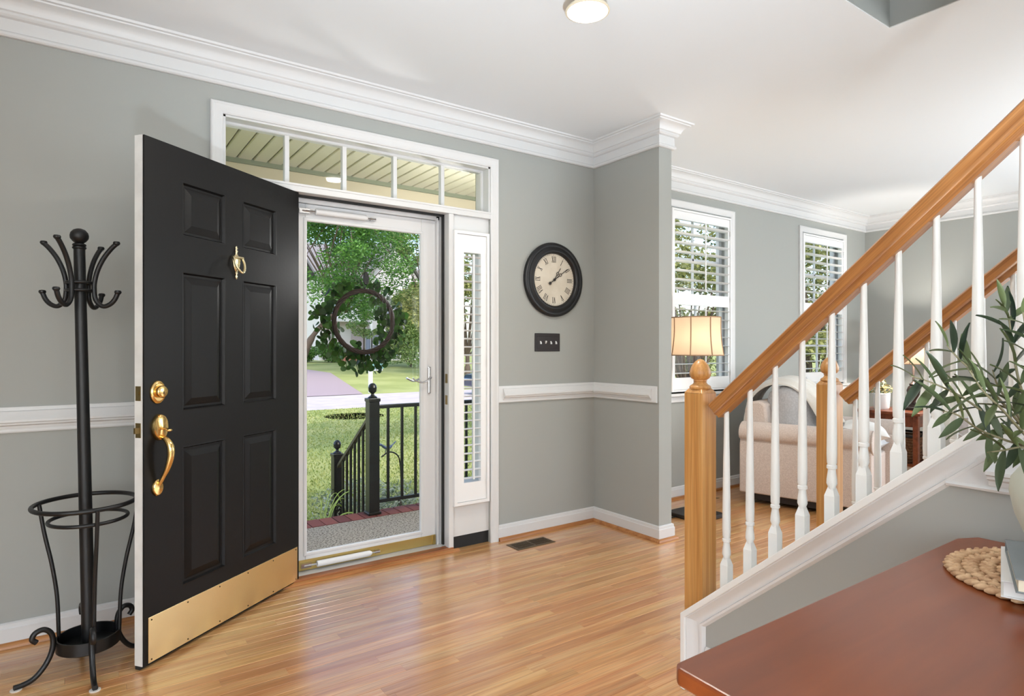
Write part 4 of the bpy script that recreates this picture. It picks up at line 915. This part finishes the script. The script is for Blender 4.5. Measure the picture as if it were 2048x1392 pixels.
def fill_uplighter(lb, x, y, aim, e, cone):  # added fill light, placed unseen to lift the ceiling
    """can spotlight standing on the floor, tipped up at the ceiling"""
    t = thing('floor_spotlight', lb, 'spotlight', (x, y, .0125))
    z = .0125; d = (Vector(aim)-Vector((x, y, .22))).normalized(); c_ = Vector((x, y, .22))
    MB().lathe([(0, z), (.09, z), (.09, z+.012), (.02, z+.018), (.012, z+.03), (.012, .17), (0, .17)], (x, y, 0), 24).build('foot', BLACKM, t, 40)
    MB().tube([c_-d*.09, c_-d*.085, c_+d*.07, c_+d*.072, c_+d*.05], [.035, .055, .055, .050, .046], 24, caps=True).build('can', BLACKM, t, 40)
    o = light('spotlight_light', 'SPOT', c_+d*.085, d.to_track_quat('-Z', 'Y').to_euler(), e, (.78, .89, 1), spot_size=math.radians(cone), spot_blend=1.0, shadow_soft_size=.09)
fill_uplighter('black can spotlight on the carpet behind the viewer aimed at the hall ceiling', -.05, -.55, (1.1, 1.4, CZ), 440, 68)
fill_uplighter('black can spotlight on the carpet at the rear of the living room', 5.3, -1.2, (5.6, 1.3, CZ), 240, 100)
# ================================================================ OUTSIDE
PZ, GZ = -.12, -.62
AGG = M('exposed_aggregate', S(190, 176, 158), .9, var=(75, S(92, 78, 66), .48, .62), bump=(75, .8, .004))
MORT = M('mortar', S(190, 178, 164), .9)
BRICK = leafmat('red_brick', S(120, 62, 56), S(152, 84, 72), 'object', 0, .85)
po = struct(B(-1.6, 3.4, 3.43, 4.66, GZ-.1, PZ).build('porch_floor', AGG), 'pebbled concrete porch floor with a red brick edge', 'porch')
B(-1.6, 3.4, 4.655, 4.872, GZ-.1, PZ-.006).build('mortar_bed', MORT, po)
bme = B(-.0475, .0475, -.098, .098, -.05, .002).mesh('brick', BRICK)
for i in range(47): link('brick', bme, None, po, (-1.55+i*.105, 4.764, PZ+random.uniform(-.001, .0015)))
for s_ in range(3): B(-.2, 1.92, 4.872, 4.872+.30*(s_+1), GZ-.1, PZ-.165*(s_+1)+.0).build('porch_step', MORT, po)
SID = M('cream_siding', S(214, 206, 182), .7)
struct(B(-4, .5, 3.435, 3.50, -.6, 5.4).box(2.2, 3.1, 3.435, 3.50, -.6, 5.4).box(.5, 2.2, 3.435, 3.50, 2.42, 5.4).build('wall_outside', SID), 'cream siding on the outside of the house', 'wall')
OLV = M('olive_trim', S(150, 154, 128), .6)
struct(B(2.148, 2.205, 3.432, 3.475, 0, 2.52).box(.50, .56, 3.432, 3.475, 0, 2.52).build('trim_10', OLV), 'olive green exterior door trim', 'trim')
# ---- porch ceiling of soffit strips and beam
SOF = M('cream_soffit', S(216, 210, 190), .6, bump=(90, .2, .001)); SOFG = M('soffit_groove', S(160, 150, 120), .8)
pc_ = struct(B(-1.6, 3.4, 3.50, 4.80, 2.602, 2.64).build('porch_ceiling', SOFG), 'cream soffit boards of the porch ceiling', 'porch ceiling')
sme = MB().prism([(-.048, 2.602-2.59), (-.048, .003), (-.043, -.003), (.043, -.003), (.048, .003), (.048, 2.602-2.59)], 3.50, 4.745, lambda p, h: (p[0], h, p[1])).mesh('soffit_board', SOF)
for i in range(47): link('soffit_board', sme, None, pc_, (-1.55+i*.1055, 0, 2.590))
bm_ = thing('porch_beam', 'cream porch beam with grey green trim along the soffit', 'beam', (1.9, 4.82, 2.44), kind='structure')
B(-1.6, 3.4, 4.745, 4.90, 2.466, 2.556).build('beam', M('cream_beam', S(220, 210, 186), .6), bm_, bevel=.004)
B(-1.6, 3.4, 4.735, 4.755, 2.556, 2.602).build('beam_trim', M('grey_green_trim', S(150, 158, 138), .6), bm_)
B(-1.6, 3.4, 4.90, 5.05, 2.50, 2.62).build('gutter', SID, bm_, bevel=.01)
struct(B(-4, 3.5, 3.44, 5.1, 2.66, 2.75).build('porch_roof', M('shingle', S(110, 104, 98), .9)), 'low roof over the front porch', 'roof')
for x in (-1.45, 3.28): struct(B(x-.07, x+.07, 4.75, 4.89, PZ, 2.466).build('porch_post', SID, bevel=.005), 'cream porch post at the %s end of the porch' % ('left' if x < 0 else 'right'), 'post')
wl_ = thing('wall_lantern', 'black wall lantern on the siding beside the front door', 'lantern', (2.52, 3.50, 1.85))  # lantern added out of view to brighten soffit and porch floor
B(2.47, 2.57, 3.50, 3.515, 1.80, 1.98).build('back_plate', BLACKM, wl_); MB().tube([(2.52, 3.51, 1.95), (2.52, 3.60, 1.98), (2.52, 3.62, 1.93)], .008, 8).build('arm', BLACKM, wl_)
MB().lathe([(.05, 1.70), (.07, 1.90)], (2.52, 3.62, 0), 6).build('lantern_glass', M('lit_lantern', S(255, 240, 215), .4, emit=((1, .9, .75, 1), 6)), wl_); MB().lathe([(.085, 1.90), (.03, 1.95), (0, 1.96)], (2.52, 3.62, 0), 6).build('cap', BLACKM, wl_)
light('wall_lantern_light', 'POINT', (2.52, 3.74, 1.82), (0, 0, 0), 38, (1, .985, .96), shadow_soft_size=.06)  # added porch fill light
# ---- black metal porch railing
PXX, PYY = 1.962, 4.764
rl = thing('porch_railing', 'black metal porch railing with ball topped posts stepping down to the lawn', 'railing', (PXX, PYY, PZ))
def mpost(x, y, z0, z1):
    p = B(x-.044, x+.044, y-.044, y+.044, z0, z1).build('post', BLACKG, rl, bevel=.004)
    B(x-.055, x+.055, y-.055, y+.055, z0, z0+.02).box(x-.05, x+.05, y-.05, y+.05, z1-.02, z1+.008).build('collar', BLACKG, p, bevel=.004)
    MB().lathe([(.035, z1+.006), (.038, z1+.014), (.030, z1+.022), (.016, z1+.030), (.012, z1+.044), (.018, z1+.05), (.030, z1+.060), (.034, z1+.078), (.0345, z1+.092), (.036, z1+.094), (.034, z1+.098), (.030, z1+.112), (.018, z1+.126), (0, z1+.131)], (x, y, 0), 20).build('ball_finial', BLACKG, p, 40)
mpost(PXX, PYY, PZ+.003, .815); mpost(PXX, 5.60, GZ, .25); mpost(3.1, PYY, PZ+.003, .815)
B(PXX+.04, 3.06, PYY-.02, PYY+.02, .735, .765).build('top_rail', BLACKG, rl, bevel=.005); B(PXX+.04, 3.06, PYY-.015, PYY+.015, -.035, -.008).build('bottom_rail', BLACKG, rl)
pk = B(-.0095, .0095, -.0095, .0095, 0, .745).mesh('picket', BLACKG)
x = PXX+.135
while x < 3.0: link('picket', pk, None, rl, (x-PXX, 0, -.01-PZ)); x += .125
sl = (.60-.17)/(5.56-4.808)*1.08; rz_ = lambda y: .655 - .70*(y-4.808)
for a, b, nm in ((.0, .03, 'sloped_rail'), (-.84, -.81, 'sloped_bottom_rail')):
    MB().prism([(4.80, rz_(4.80)+a), (4.80, rz_(4.80)+b), (5.565, rz_(5.565)+b), (5.565, rz_(5.565)+a)], PXX-.018, PXX+.018, FYZ).build(nm, M('weathered_bronze', S(86, 78, 58), .5) if nm == 'sloped_rail' else BLACKG, rl)
pk2 = B(-.009, .009, -.009, .009, 0, .83).mesh('sloped_picket', BLACKG)
for i in range(7): y = 4.875+i*.095; link('picket', pk2, None, rl, (0, y-PYY, rz_(y)-.825-PZ))
# ---- ground
def ground(nm, lb, cat, mat, poly):
    o = MB().add([(a, b, c) for a, b, c in poly], [tuple(range(len(poly)))]).build(nm, mat); return struct(o, lb, cat)
LAWN = M('lawn', S(142, 154, 86), .95, var=(.9, S(168, 170, 106), .4, .62), bump=(60, 1, .02))
LAWN2 = M('far_lawn', S(136, 146, 80), .95, var=(.5, S(156, 162, 100), .4, .62), bump=(40, 1, .02))
ASPH = M('pale_street', S(182, 174, 174), .9, var=(2, S(172, 164, 164), .4, .6)); DRV = M('mauve_driveway', S(150, 135, 138), .9)
ground('lawn', 'sunlit front lawn between the porch and the street', 'lawn', LAWN, [(-60, 3.5, GZ), (80, 3.5, GZ), (80, 18.43, GZ), (-60, 18.43, GZ)])
ground('street', 'pale street beyond the front lawn', 'street', ASPH, [(-80, 18.43, GZ+.001), (120, 18.43, GZ+.001), (120, 23.6, GZ+.001), (-80, 23.6, GZ+.001)])
def fz(y): return GZ + (y-23.6)*.052 if y < 40 else GZ + 16.4*.052 + (y-40)*.01
ground('lawn_far', 'bright lawn across the street', 'lawn', LAWN2, [(-80, 23.6, GZ), (120, 23.6, GZ), (120, 40, fz(40)), (-80, 40, fz(40))])
ground('yard_far', 'shaded yard around the house across the street', 'lawn', LAWN2, [(-80, 40, fz(40)), (120, 40, fz(40)), (120, 120, fz(120)), (-80, 120, fz(120))])
ground('driveway', 'mauve driveway across the street', 'driveway', DRV, [(4.6, 23.55, GZ+.02), (9.3, 23.55, GZ+.02), (11.2, 33, fz(33)+.02), (9.9, 39, fz(39)+.02), (5.5, 39, fz(39)+.02)])
mb_ = struct(MB().lathe([(0, .006), (.8, .006)], (6.15, 16.2, GZ), 20).build('mulch_bed', M('dark_mulch', S(84, 74, 76), .95, bump=(30, 1, .03))), 'small dark mulch patch on the lawn', 'mulch')
# grass blades on the near lawn
nb = 42000; yy = 4.9 + (18.3-4.9)*RNG.random(nb)**1.25; xx = yy*(.22+.62*RNG.random(nb)); hh = .015+.03*RNG.random(nb); aa = RNG.random(nb)*6.283; ww = .004+.006*RNG.random(nb)+yy*.0004
V = np.zeros((nb, 3, 3)); V[:, 0] = np.c_[xx-np.cos(aa)*ww, yy-np.sin(aa)*ww, np.full(nb, GZ)]; V[:, 1] = np.c_[xx+np.cos(aa)*ww, yy+np.sin(aa)*ww, np.full(nb, GZ)]
V[:, 2] = np.c_[xx+(RNG.random(nb)-.5)*.05, yy+(RNG.random(nb)-.5)*.05, GZ+hh]
me = bpy.data.meshes.new('grass'); me.vertices.add(nb*3); me.vertices.foreach_set('co', V.ravel()); me.loops.add(nb*3); me.loops.foreach_set('vertex_index', np.arange(nb*3, dtype=np.int32))
me.polygons.add(nb); me.polygons.foreach_set('loop_start', np.arange(0, nb*3, 3, dtype=np.int32)); me.update(); me.validate()
me.materials.append(leafmat('grass_blade', S(112, 136, 62), S(178, 180, 106), 'island', .3))
tag(link('grass', me), 'short yellow green grass on the front lawn', 'grass', kind='stuff')
# ---- foliage
def leaves(n, centers, radii, size, mat, name, flat=.6):
    c = np.array(centers); r = np.array(radii); k = RNG.integers(0, len(c), n); d = RNG.normal(size=(n, 3)); d /= np.linalg.norm(d, axis=1)[:, None]
    p = c[k] + d*(r[k]*(RNG.random(n)**.33)[:, None]); u = RNG.normal(size=(n, 3)); u[:, 2] *= flat; u /= np.linalg.norm(u, axis=1)[:, None]
    t = RNG.normal(size=(n, 3)); v = np.cross(u, t); v /= np.linalg.norm(v, axis=1)[:, None]; s = (size*(.6+.8*RNG.random(n)))[:, None]
    V = np.stack([p-u*s, p+v*s*.45, p+u*s, p-v*s*.45], 1)
    me = bpy.data.meshes.new(name); me.vertices.add(n*4); me.vertices.foreach_set('co', V.ravel()); me.loops.add(n*4); me.loops.foreach_set('vertex_index', np.arange(n*4, dtype=np.int32))
    me.polygons.add(n); me.polygons.foreach_set('loop_start', np.arange(0, n*4, 4, dtype=np.int32)); me.update(); me.validate(); me.materials.append(mat); return me
BARK = M('bark', S(96, 82, 70), .9, bump=(18, 1, .03))
GR1 = leafmat('green_leaves', S(44, 92, 34), S(110, 158, 66), 'island', .4); GR2 = leafmat('light_leaves', S(92, 130, 66), S(176, 192, 120), 'island', .4); GR3 = leafmat('olive_green_leaves', S(84, 100, 50), S(190, 190, 120), 'island', .45)
def tree(lb, x, y, z, h, r, mat, n, size, nb_=14, trunk=True, flatz=.7, lo=.45, lean=(0, 0), dr=0.0, bend=.5):
    t = thing('tree', lb, 'tree', (x, y, z)); cs = []; rs = []; m = MB()
    top = (lean[0]*h*.5, lean[1]*h*.5, h*lo)
    if trunk: m.tube(curve_pts([(x, y, z-.1), (x+top[0]*bend*.5, y+top[1]*bend*.5, z+top[2]*.5), (x+top[0]*bend*1.2, y+top[1]*bend, z+top[2]*.85), (x+top[0], y+top[1], z+top[2]+.3)], 5), [.04*r+.03]*6+[.028*r+.02]*10, 8)
    for i in range(nb_):
        a = random.uniform(0, 6.28); rr = r*math.sqrt(random.random())*.8; zz_ = h*(lo-dr) + (h*(1-lo+dr))*random.random()**.8*(1-.35*(rr/r)**2)
        c = (top[0]+rr*math.cos(a), top[1]+rr*math.sin(a), zz_); cs.append(c); rs.append(r*random.uniform(.22, .38))
        if trunk: m.tube([(x+top[0], y+top[1], z+top[2]), (x+(c[0]+top[0])*.5, y+(c[1]+top[1])*.5, z+(zz_+top[2])*.5+.1), (x+c[0], y+c[1], z+zz_)], [.012*r+.012, .008*r+.008, .006], 6)
    if trunk: m.build('trunk', BARK, t, 50)
    rs3 = np.array(rs)
    tag(link('crown', leaves(n, cs, rs3[:, None]*np.array([[1, 1, flatz]]), np.full(n, size), mat, 'crown'), None, t), kind='stuff')
def shrub(lb, x, y, z, r, h, mat, n, size):
    t = thing('shrub', lb, 'shrub', (x, y, z)); cs = []; rs = []
    for i in range(14):
        a = random.uniform(0, 6.28); rr = r*.7*math.sqrt(random.random()); cs.append((rr*math.cos(a), rr*math.sin(a), h*random.uniform(.25, .75))); rs.append((r*.42, r*.42, h*.28))
    m = MB()
    for c in cs[:5]: m.tube([(x, y, z), (x+c[0], y+c[1], z+c[2])], .012+.01*r, 5)
    m.build('stem', BARK, t)
    tag(link('foliage', leaves(n, cs, np.array(rs), np.full(n, size), mat, 'foliage'), None, t), kind='stuff')
def gp(px, y): d = (px-1024)/FPX; return (math.sin(YAW)+d*math.cos(YAW))/(math.cos(YAW)-d*math.sin(YAW))*y   # x on the line of sight through column px at distance y
tree('large green shade tree across the street in front of the house', gp(600, 38), 38, fz(38), 12.5, 4.6, GR1, 26000, .095, 34, lo=.26, lean=(.42, 0))
tree('tall green tree overhanging the driveway across the street', gp(548, 29.5), 29.5, fz(29.5), 13.5, 3.7, GR1, 24000, .085, 34, lo=.68, lean=(.55, .1), dr=.36, bend=.06)
tree('thin leafed small tree before the front steps across the street', gp(728, 41.8), 41.8, fz(41.8), 4.4, 1.5, GR2, 2600, .08, 12, lo=.4)
tree('pale green tree at the right of the house across the street', gp(850, 36), 36, fz(36), 11.0, 2.3, GR2, 14000, .09, 20, lo=.30)
shrub('big pale green bush at the right of the house across the street', gp(822, 36), 36, fz(36), 1.9, 4.2, GR2, 11000, .09)
shrub('low rounded green hedge left of the brick steps', gp(664, 41.5), 41.5, fz(41.5), 1.15, 1.4, GR1, 5000, .08)
shrub('low hedge at the foot of the large shade tree', gp(600, 42.5), 42.5, fz(42.5), 1.3, 1.4, GR1, 5000, .08)
tree('tall tree behind the house across the street', gp(735, 64), 64, fz(64), 17, 5.0, GR2, 9000, .2, 22, lo=.3)
tree('tree beyond the street seen through the sidelight', gp(935, 29), 29, fz(29), 9.0, 3.4, GR3, 12000, .10, 20, lo=.12)
tree('leafy tree outside the living room window by the floor lamp', gp(1375, 9.0), 9.0, GZ, 5.4, 1.9, GR3, 11000, .065, 24, lo=.10)
tree('leafy tree outside the living room window by the far corner', gp(1625, 8.5), 8.5, GZ, 5.2, 2.2, GR3, 12000, .065, 24, lo=.10)
tree('shade tree on the front lawn left of the door view', 1.0, 8.4, GZ, 8.6, 2.6, GR1, 16000, .08, 24, lo=.60, lean=(.52, -.05))
tree('shade tree on the front lawn right of the door view', 8.0, 8.3, GZ, 8.6, 2.5, GR1, 15000, .08, 24, lo=.60, lean=(-.28, -.04))
# small planting at the porch edge
WFL = leafmat('white_flowering_leaves', S(96, 116, 70), S(236, 236, 216), 'island', .3)
for px, y in ((700, 5.75), (775, 5.35), (822, 5.3)):
    shrub('low white flowering shrub %s' % {700: 'behind the sloped stair railing', 775: 'at the porch edge below the bird stake', 822: 'at the porch edge beside the storm door handle side'}[px], gp(px, y), y, GZ, .34, .62, WFL, 1500, .018)
STR = M('strappy_leaf', S(190, 206, 96), .6)
dl = thing('daylily', 'yellow green strappy leaves at the porch corner', 'plant', (gp(640, 5.35), 5.35, GZ))
for i in range(16):
    a = random.uniform(0, 6.28); L = random.uniform(.25, .42); H_ = random.uniform(.38, .62); b = (gp(640, 5.35), 5.35)
    MB().tube(curve_pts([(b[0], b[1], GZ), (b[0]+math.cos(a)*L*.35, b[1]+math.sin(a)*L*.35, GZ+H_*.8), (b[0]+math.cos(a)*L*.8, b[1]+math.sin(a)*L*.8, GZ+H_), (b[0]+math.cos(a)*L*1.2, b[1]+math.sin(a)*L*1.2, GZ+H_*.75)], 4), [.006]*4+[.009]*6+[.006, .004, .002], 5, flat=.3).build('blade', STR, dl, 60)
bs = thing('bird_stake', 'curved metal garden stake topped with a small bird', 'garden stake', (gp(803, 6.4), 6.4, GZ))
bx0 = gp(803, 6.4)
MB().tube(curve_pts([(bx0, 6.4, GZ), (bx0-.004, 6.4, -.3), (bx0-.02, 6.4, -.05), (bx0-.06, 6.4, .04), (bx0-.15, 6.4, .075), (bx0-.24, 6.4, .03)], 6), .008, 8).build('hook_rod', BLACKM, bs, 60)
m = MB(); bc = (bx0-.19, 6.4, .135)
m.tube(curve_pts([(bc[0]-.10, bc[1], bc[2]+.02), (bc[0]-.06, bc[1], bc[2]+.03), (bc[0], bc[1], bc[2]-.01), (bc[0]+.05, bc[1], bc[2]-.005), (bc[0]+.12, bc[1], bc[2]+.05)], 5), [.003]+[.014]*3+[.026]*4+[.034]*5+[.028]*4+[.012]*4, 10, flat=.5); m.tube([(bc[0], bc[1], bc[2]-.03), (bc[0], bc[1], .07)], .004, 6)
m.build('bird', M('slate_blue', S(92, 104, 128), .5), bs, 60)
mbx = thing('mailbox', 'green mailbox on a white post across the street', 'mailbox', (gp(741, 24.0), 24.0, GZ))
q = gp(741, 24.0)
B(q-.07, q+.07, 23.93, 24.07, GZ, GZ+1.5).build('post', TRIM, mbx, bevel=.01); B(q-.06, q+.5, 23.94, 24.06, GZ+.92, GZ+1.0).build('arm', TRIM, mbx)
MB().prism([(-.12, 0), (.12, 0), (.12, .14)] + [(.12*math.cos(a), .14+.12*math.sin(a)) for a in [PI*i/8 for i in range(1, 8)]] + [(-.12, .14)], q+.02, q+.52, lambda p, h: (h, 24.0+p[0], GZ+1.0+p[1])).build('box', M('patina_green', S(96, 140, 132), .5), mbx, 40)
# ---- house across the street
hz = fz(46); HY = 46.0
hs_ = thing('house', 'pale sided two storey house with brick steps across the street', 'house', (gp(745, HY), HY, hz))
SIDP = M('lilac_white_siding', S(226, 220, 226), .7)
nt_ = SIDP.node_tree; wv = nt_.nodes.new('ShaderNodeTexWave'); wv.wave_type = 'BANDS'; wv.bands_direction = 'Z'; wv.wave_profile = 'SAW'; wv.inputs['Scale'].default_value = 1.6
gg = nt_.nodes.new('ShaderNodeTexCoord'); bb = nt_.nodes.new('ShaderNodeBump'); bb.inputs['Strength'].default_value = 1; bb.inputs['Distance'].default_value = .05
nt_.links.new(gg.outputs['Object'], wv.inputs['Vector']); nt_.links.new(wv.outputs[0], bb.inputs['Height']); nt_.links.new(bb.outputs[0], nt_.nodes['Principled BSDF'].inputs['Normal'])
hx0, hx1 = gp(640, HY), gp(800, HY)
B(hx0, hx1, HY, HY+9, hz-.5, hz+6.2).build('main_wall', SIDP, hs_)
gx0, gx1 = gp(742, HY-1.5), gp(836, HY-1.5); gm = (gx0+gx1)/2
MB().prism([(gx0, hz-.5), (gx1, hz-.5), (gx1, hz+6.4), (gm, hz+9.2), (gx0, hz+6.4)], HY-1.5, HY+6, FXZ).build('gable_wall', SIDP, hs_)
RF = M('grey_roof', S(120, 116, 116), .9)
MB().prism([(HY-.5, hz+6.1), (HY+4.5, hz+9.2), (HY+9.5, hz+6.1), (HY+9.5, hz+6.3), (HY+4.5, hz+9.5), (HY-.5, hz+6.3)], hx0-.4, hx1, FYZ).build('roof', RF, hs_)
MB().prism([(gx0-.4, hz+6.0), (gm, hz+9.2), (gx1+.4, hz+6.0), (gx1+.4, hz+6.25), (gm, hz+9.5), (gx0-.4, hz+6.25)], HY-1.9, HY+6, FXZ).build('gable_roof', RF, hs_)
for xc in (hx0, gx0, gx1): B(xc-.09, xc+.09, HY-1.56 if xc != hx0 else HY-.05, HY-1.4 if xc != hx0 else HY+.1, hz-.5, hz+6.3).build('corner_board', TRIM, hs_)
GLZ = M('dusk_glass', S(104, 112, 130), .15)
for px, zc, w_, h_, yv in ((796, 3.9, 1.0, 2.0, HY-1.5), (756, 1.2, .95, 1.7, HY-1.5), (700, 4.0, .9, 1.6, HY), (730, 4.1, .9, 1.6, HY), (668, 4.0, .9, 1.6, HY), (796, 1.2, 1.0, 1.7, HY-1.5), (760, 4.2, .9, 1.6, HY-1.5)):
    xc = gp(px, yv); wf = MB().sweep([(xc-w_/2-.1, hz+zc-h_/2-.1), (xc-w_/2-.1, hz+zc+h_/2+.1), (xc+w_/2+.1, hz+zc+h_/2+.1), (xc+w_/2+.1, hz+zc-h_/2-.1)], [(0, yv-.06), (.12, yv-.06), (.12, yv+.02), (0, yv+.02)], FXZ, closed=True).build('window', TRIM, hs_)
    B(xc-w_/2, xc+w_/2, yv-.03, yv-.01, hz+zc-h_/2, hz+zc+h_/2).build('pane', GLZ, wf); B(xc-w_/2, xc+w_/2, yv-.045, yv-.025, hz+zc-.03, hz+zc+.03).build('meeting_rail', TRIM, wf)
    if px in (756, 796):
        for s_ in (-1, 1): B(xc+s_*(w_/2+.32)-.18, xc+s_*(w_/2+.32)+.18, yv-.06, yv-.02, hz+zc-h_/2-.05, hz+zc+h_/2+.05).build('window_shutter', M('slate_shutter', S(120, 128, 146), .6), hs_)
ex = gp(700, HY-1.2); B(ex-.5, ex+.5, HY-.05, HY+.02, hz+.5, hz+2.6).build('front_door', TRIM, hs_)
MB().prism([(ex-1.3, hz+2.9), (ex+1.3, hz+2.9), (ex, hz+3.8)], HY-1.4, HY, FXZ).build('porch_pediment', TRIM, hs_)
for s_ in (-1, 1): MB().lathe([(.12, hz+.4), (.10, hz+2.9)], (ex+s_*1.15, HY-1.25, 0), 12).build('porch_column', TRIM, hs_)
for i in range(4): B(ex-.85, ex+.85, HY-2.6+.3*i, HY-.02, hz-.5, hz-.12+.17*i).build('brick_step', M('pale_brick', S(196, 140, 116), .9) if i == 0 else bpy.data.materials['pale_brick'], hs_)
# ---- car on the street seen through the sidelight
kx, ky = gp(1040, 20.6), 20.6
ca = thing('car', 'dark blue car parked on the street seen through the sidelight louvers', 'car', (kx, ky, GZ))
CARP = M('blue_car_paint', S(40, 52, 78), .25, .3, coat=.6); CG = M('car_glass', S(60, 72, 92), .1)
z = GZ
MB().prism([(-2.2, .32), (-2.25, .62), (-2.1, .80), (-1.2, .90), (1.25, .92), (2.1, .78), (2.2, .55), (2.15, .32)], -.85, .85, lambda p, h: (kx+p[0], ky+h, z+p[1])).build('body', CARP, ca, 40, bevel=.05)
MB().prism([(-1.35, .89), (-.70, 1.38), (.65, 1.42), (1.45, .90)], -.74, .74, lambda p, h: (kx+p[0], ky+h, z+p[1])).build('cabin', CARP, ca, 40, bevel=.05)
for p_ in ([(-1.15, .94), (-.66, 1.32), (-.05, 1.35), (-.05, .95)], [(.05, .95), (.05, 1.35), (.58, 1.35), (1.2, .95)]):
    MB().prism(p_, -.752, .752, lambda p, h: (kx+p[0], ky+h, z+p[1])).build('side_window', CG, ca)
for wx in (-1.35, 1.4):
    for wy in (-.80, .80):
        wl = MB().lathe([(0, .10), (.30, .10), (.33, .06), (.33, -.06), (.30, -.10), (0, -.10)], (kx+wx, ky+wy, z+.331), 20, '-y').build('wheel', GASK, ca, 40); MB().lathe([(0, .105), (.19, .105)], (kx+wx, ky+wy, z+.331), 16, '-y').build('hub', CHROME, wl)
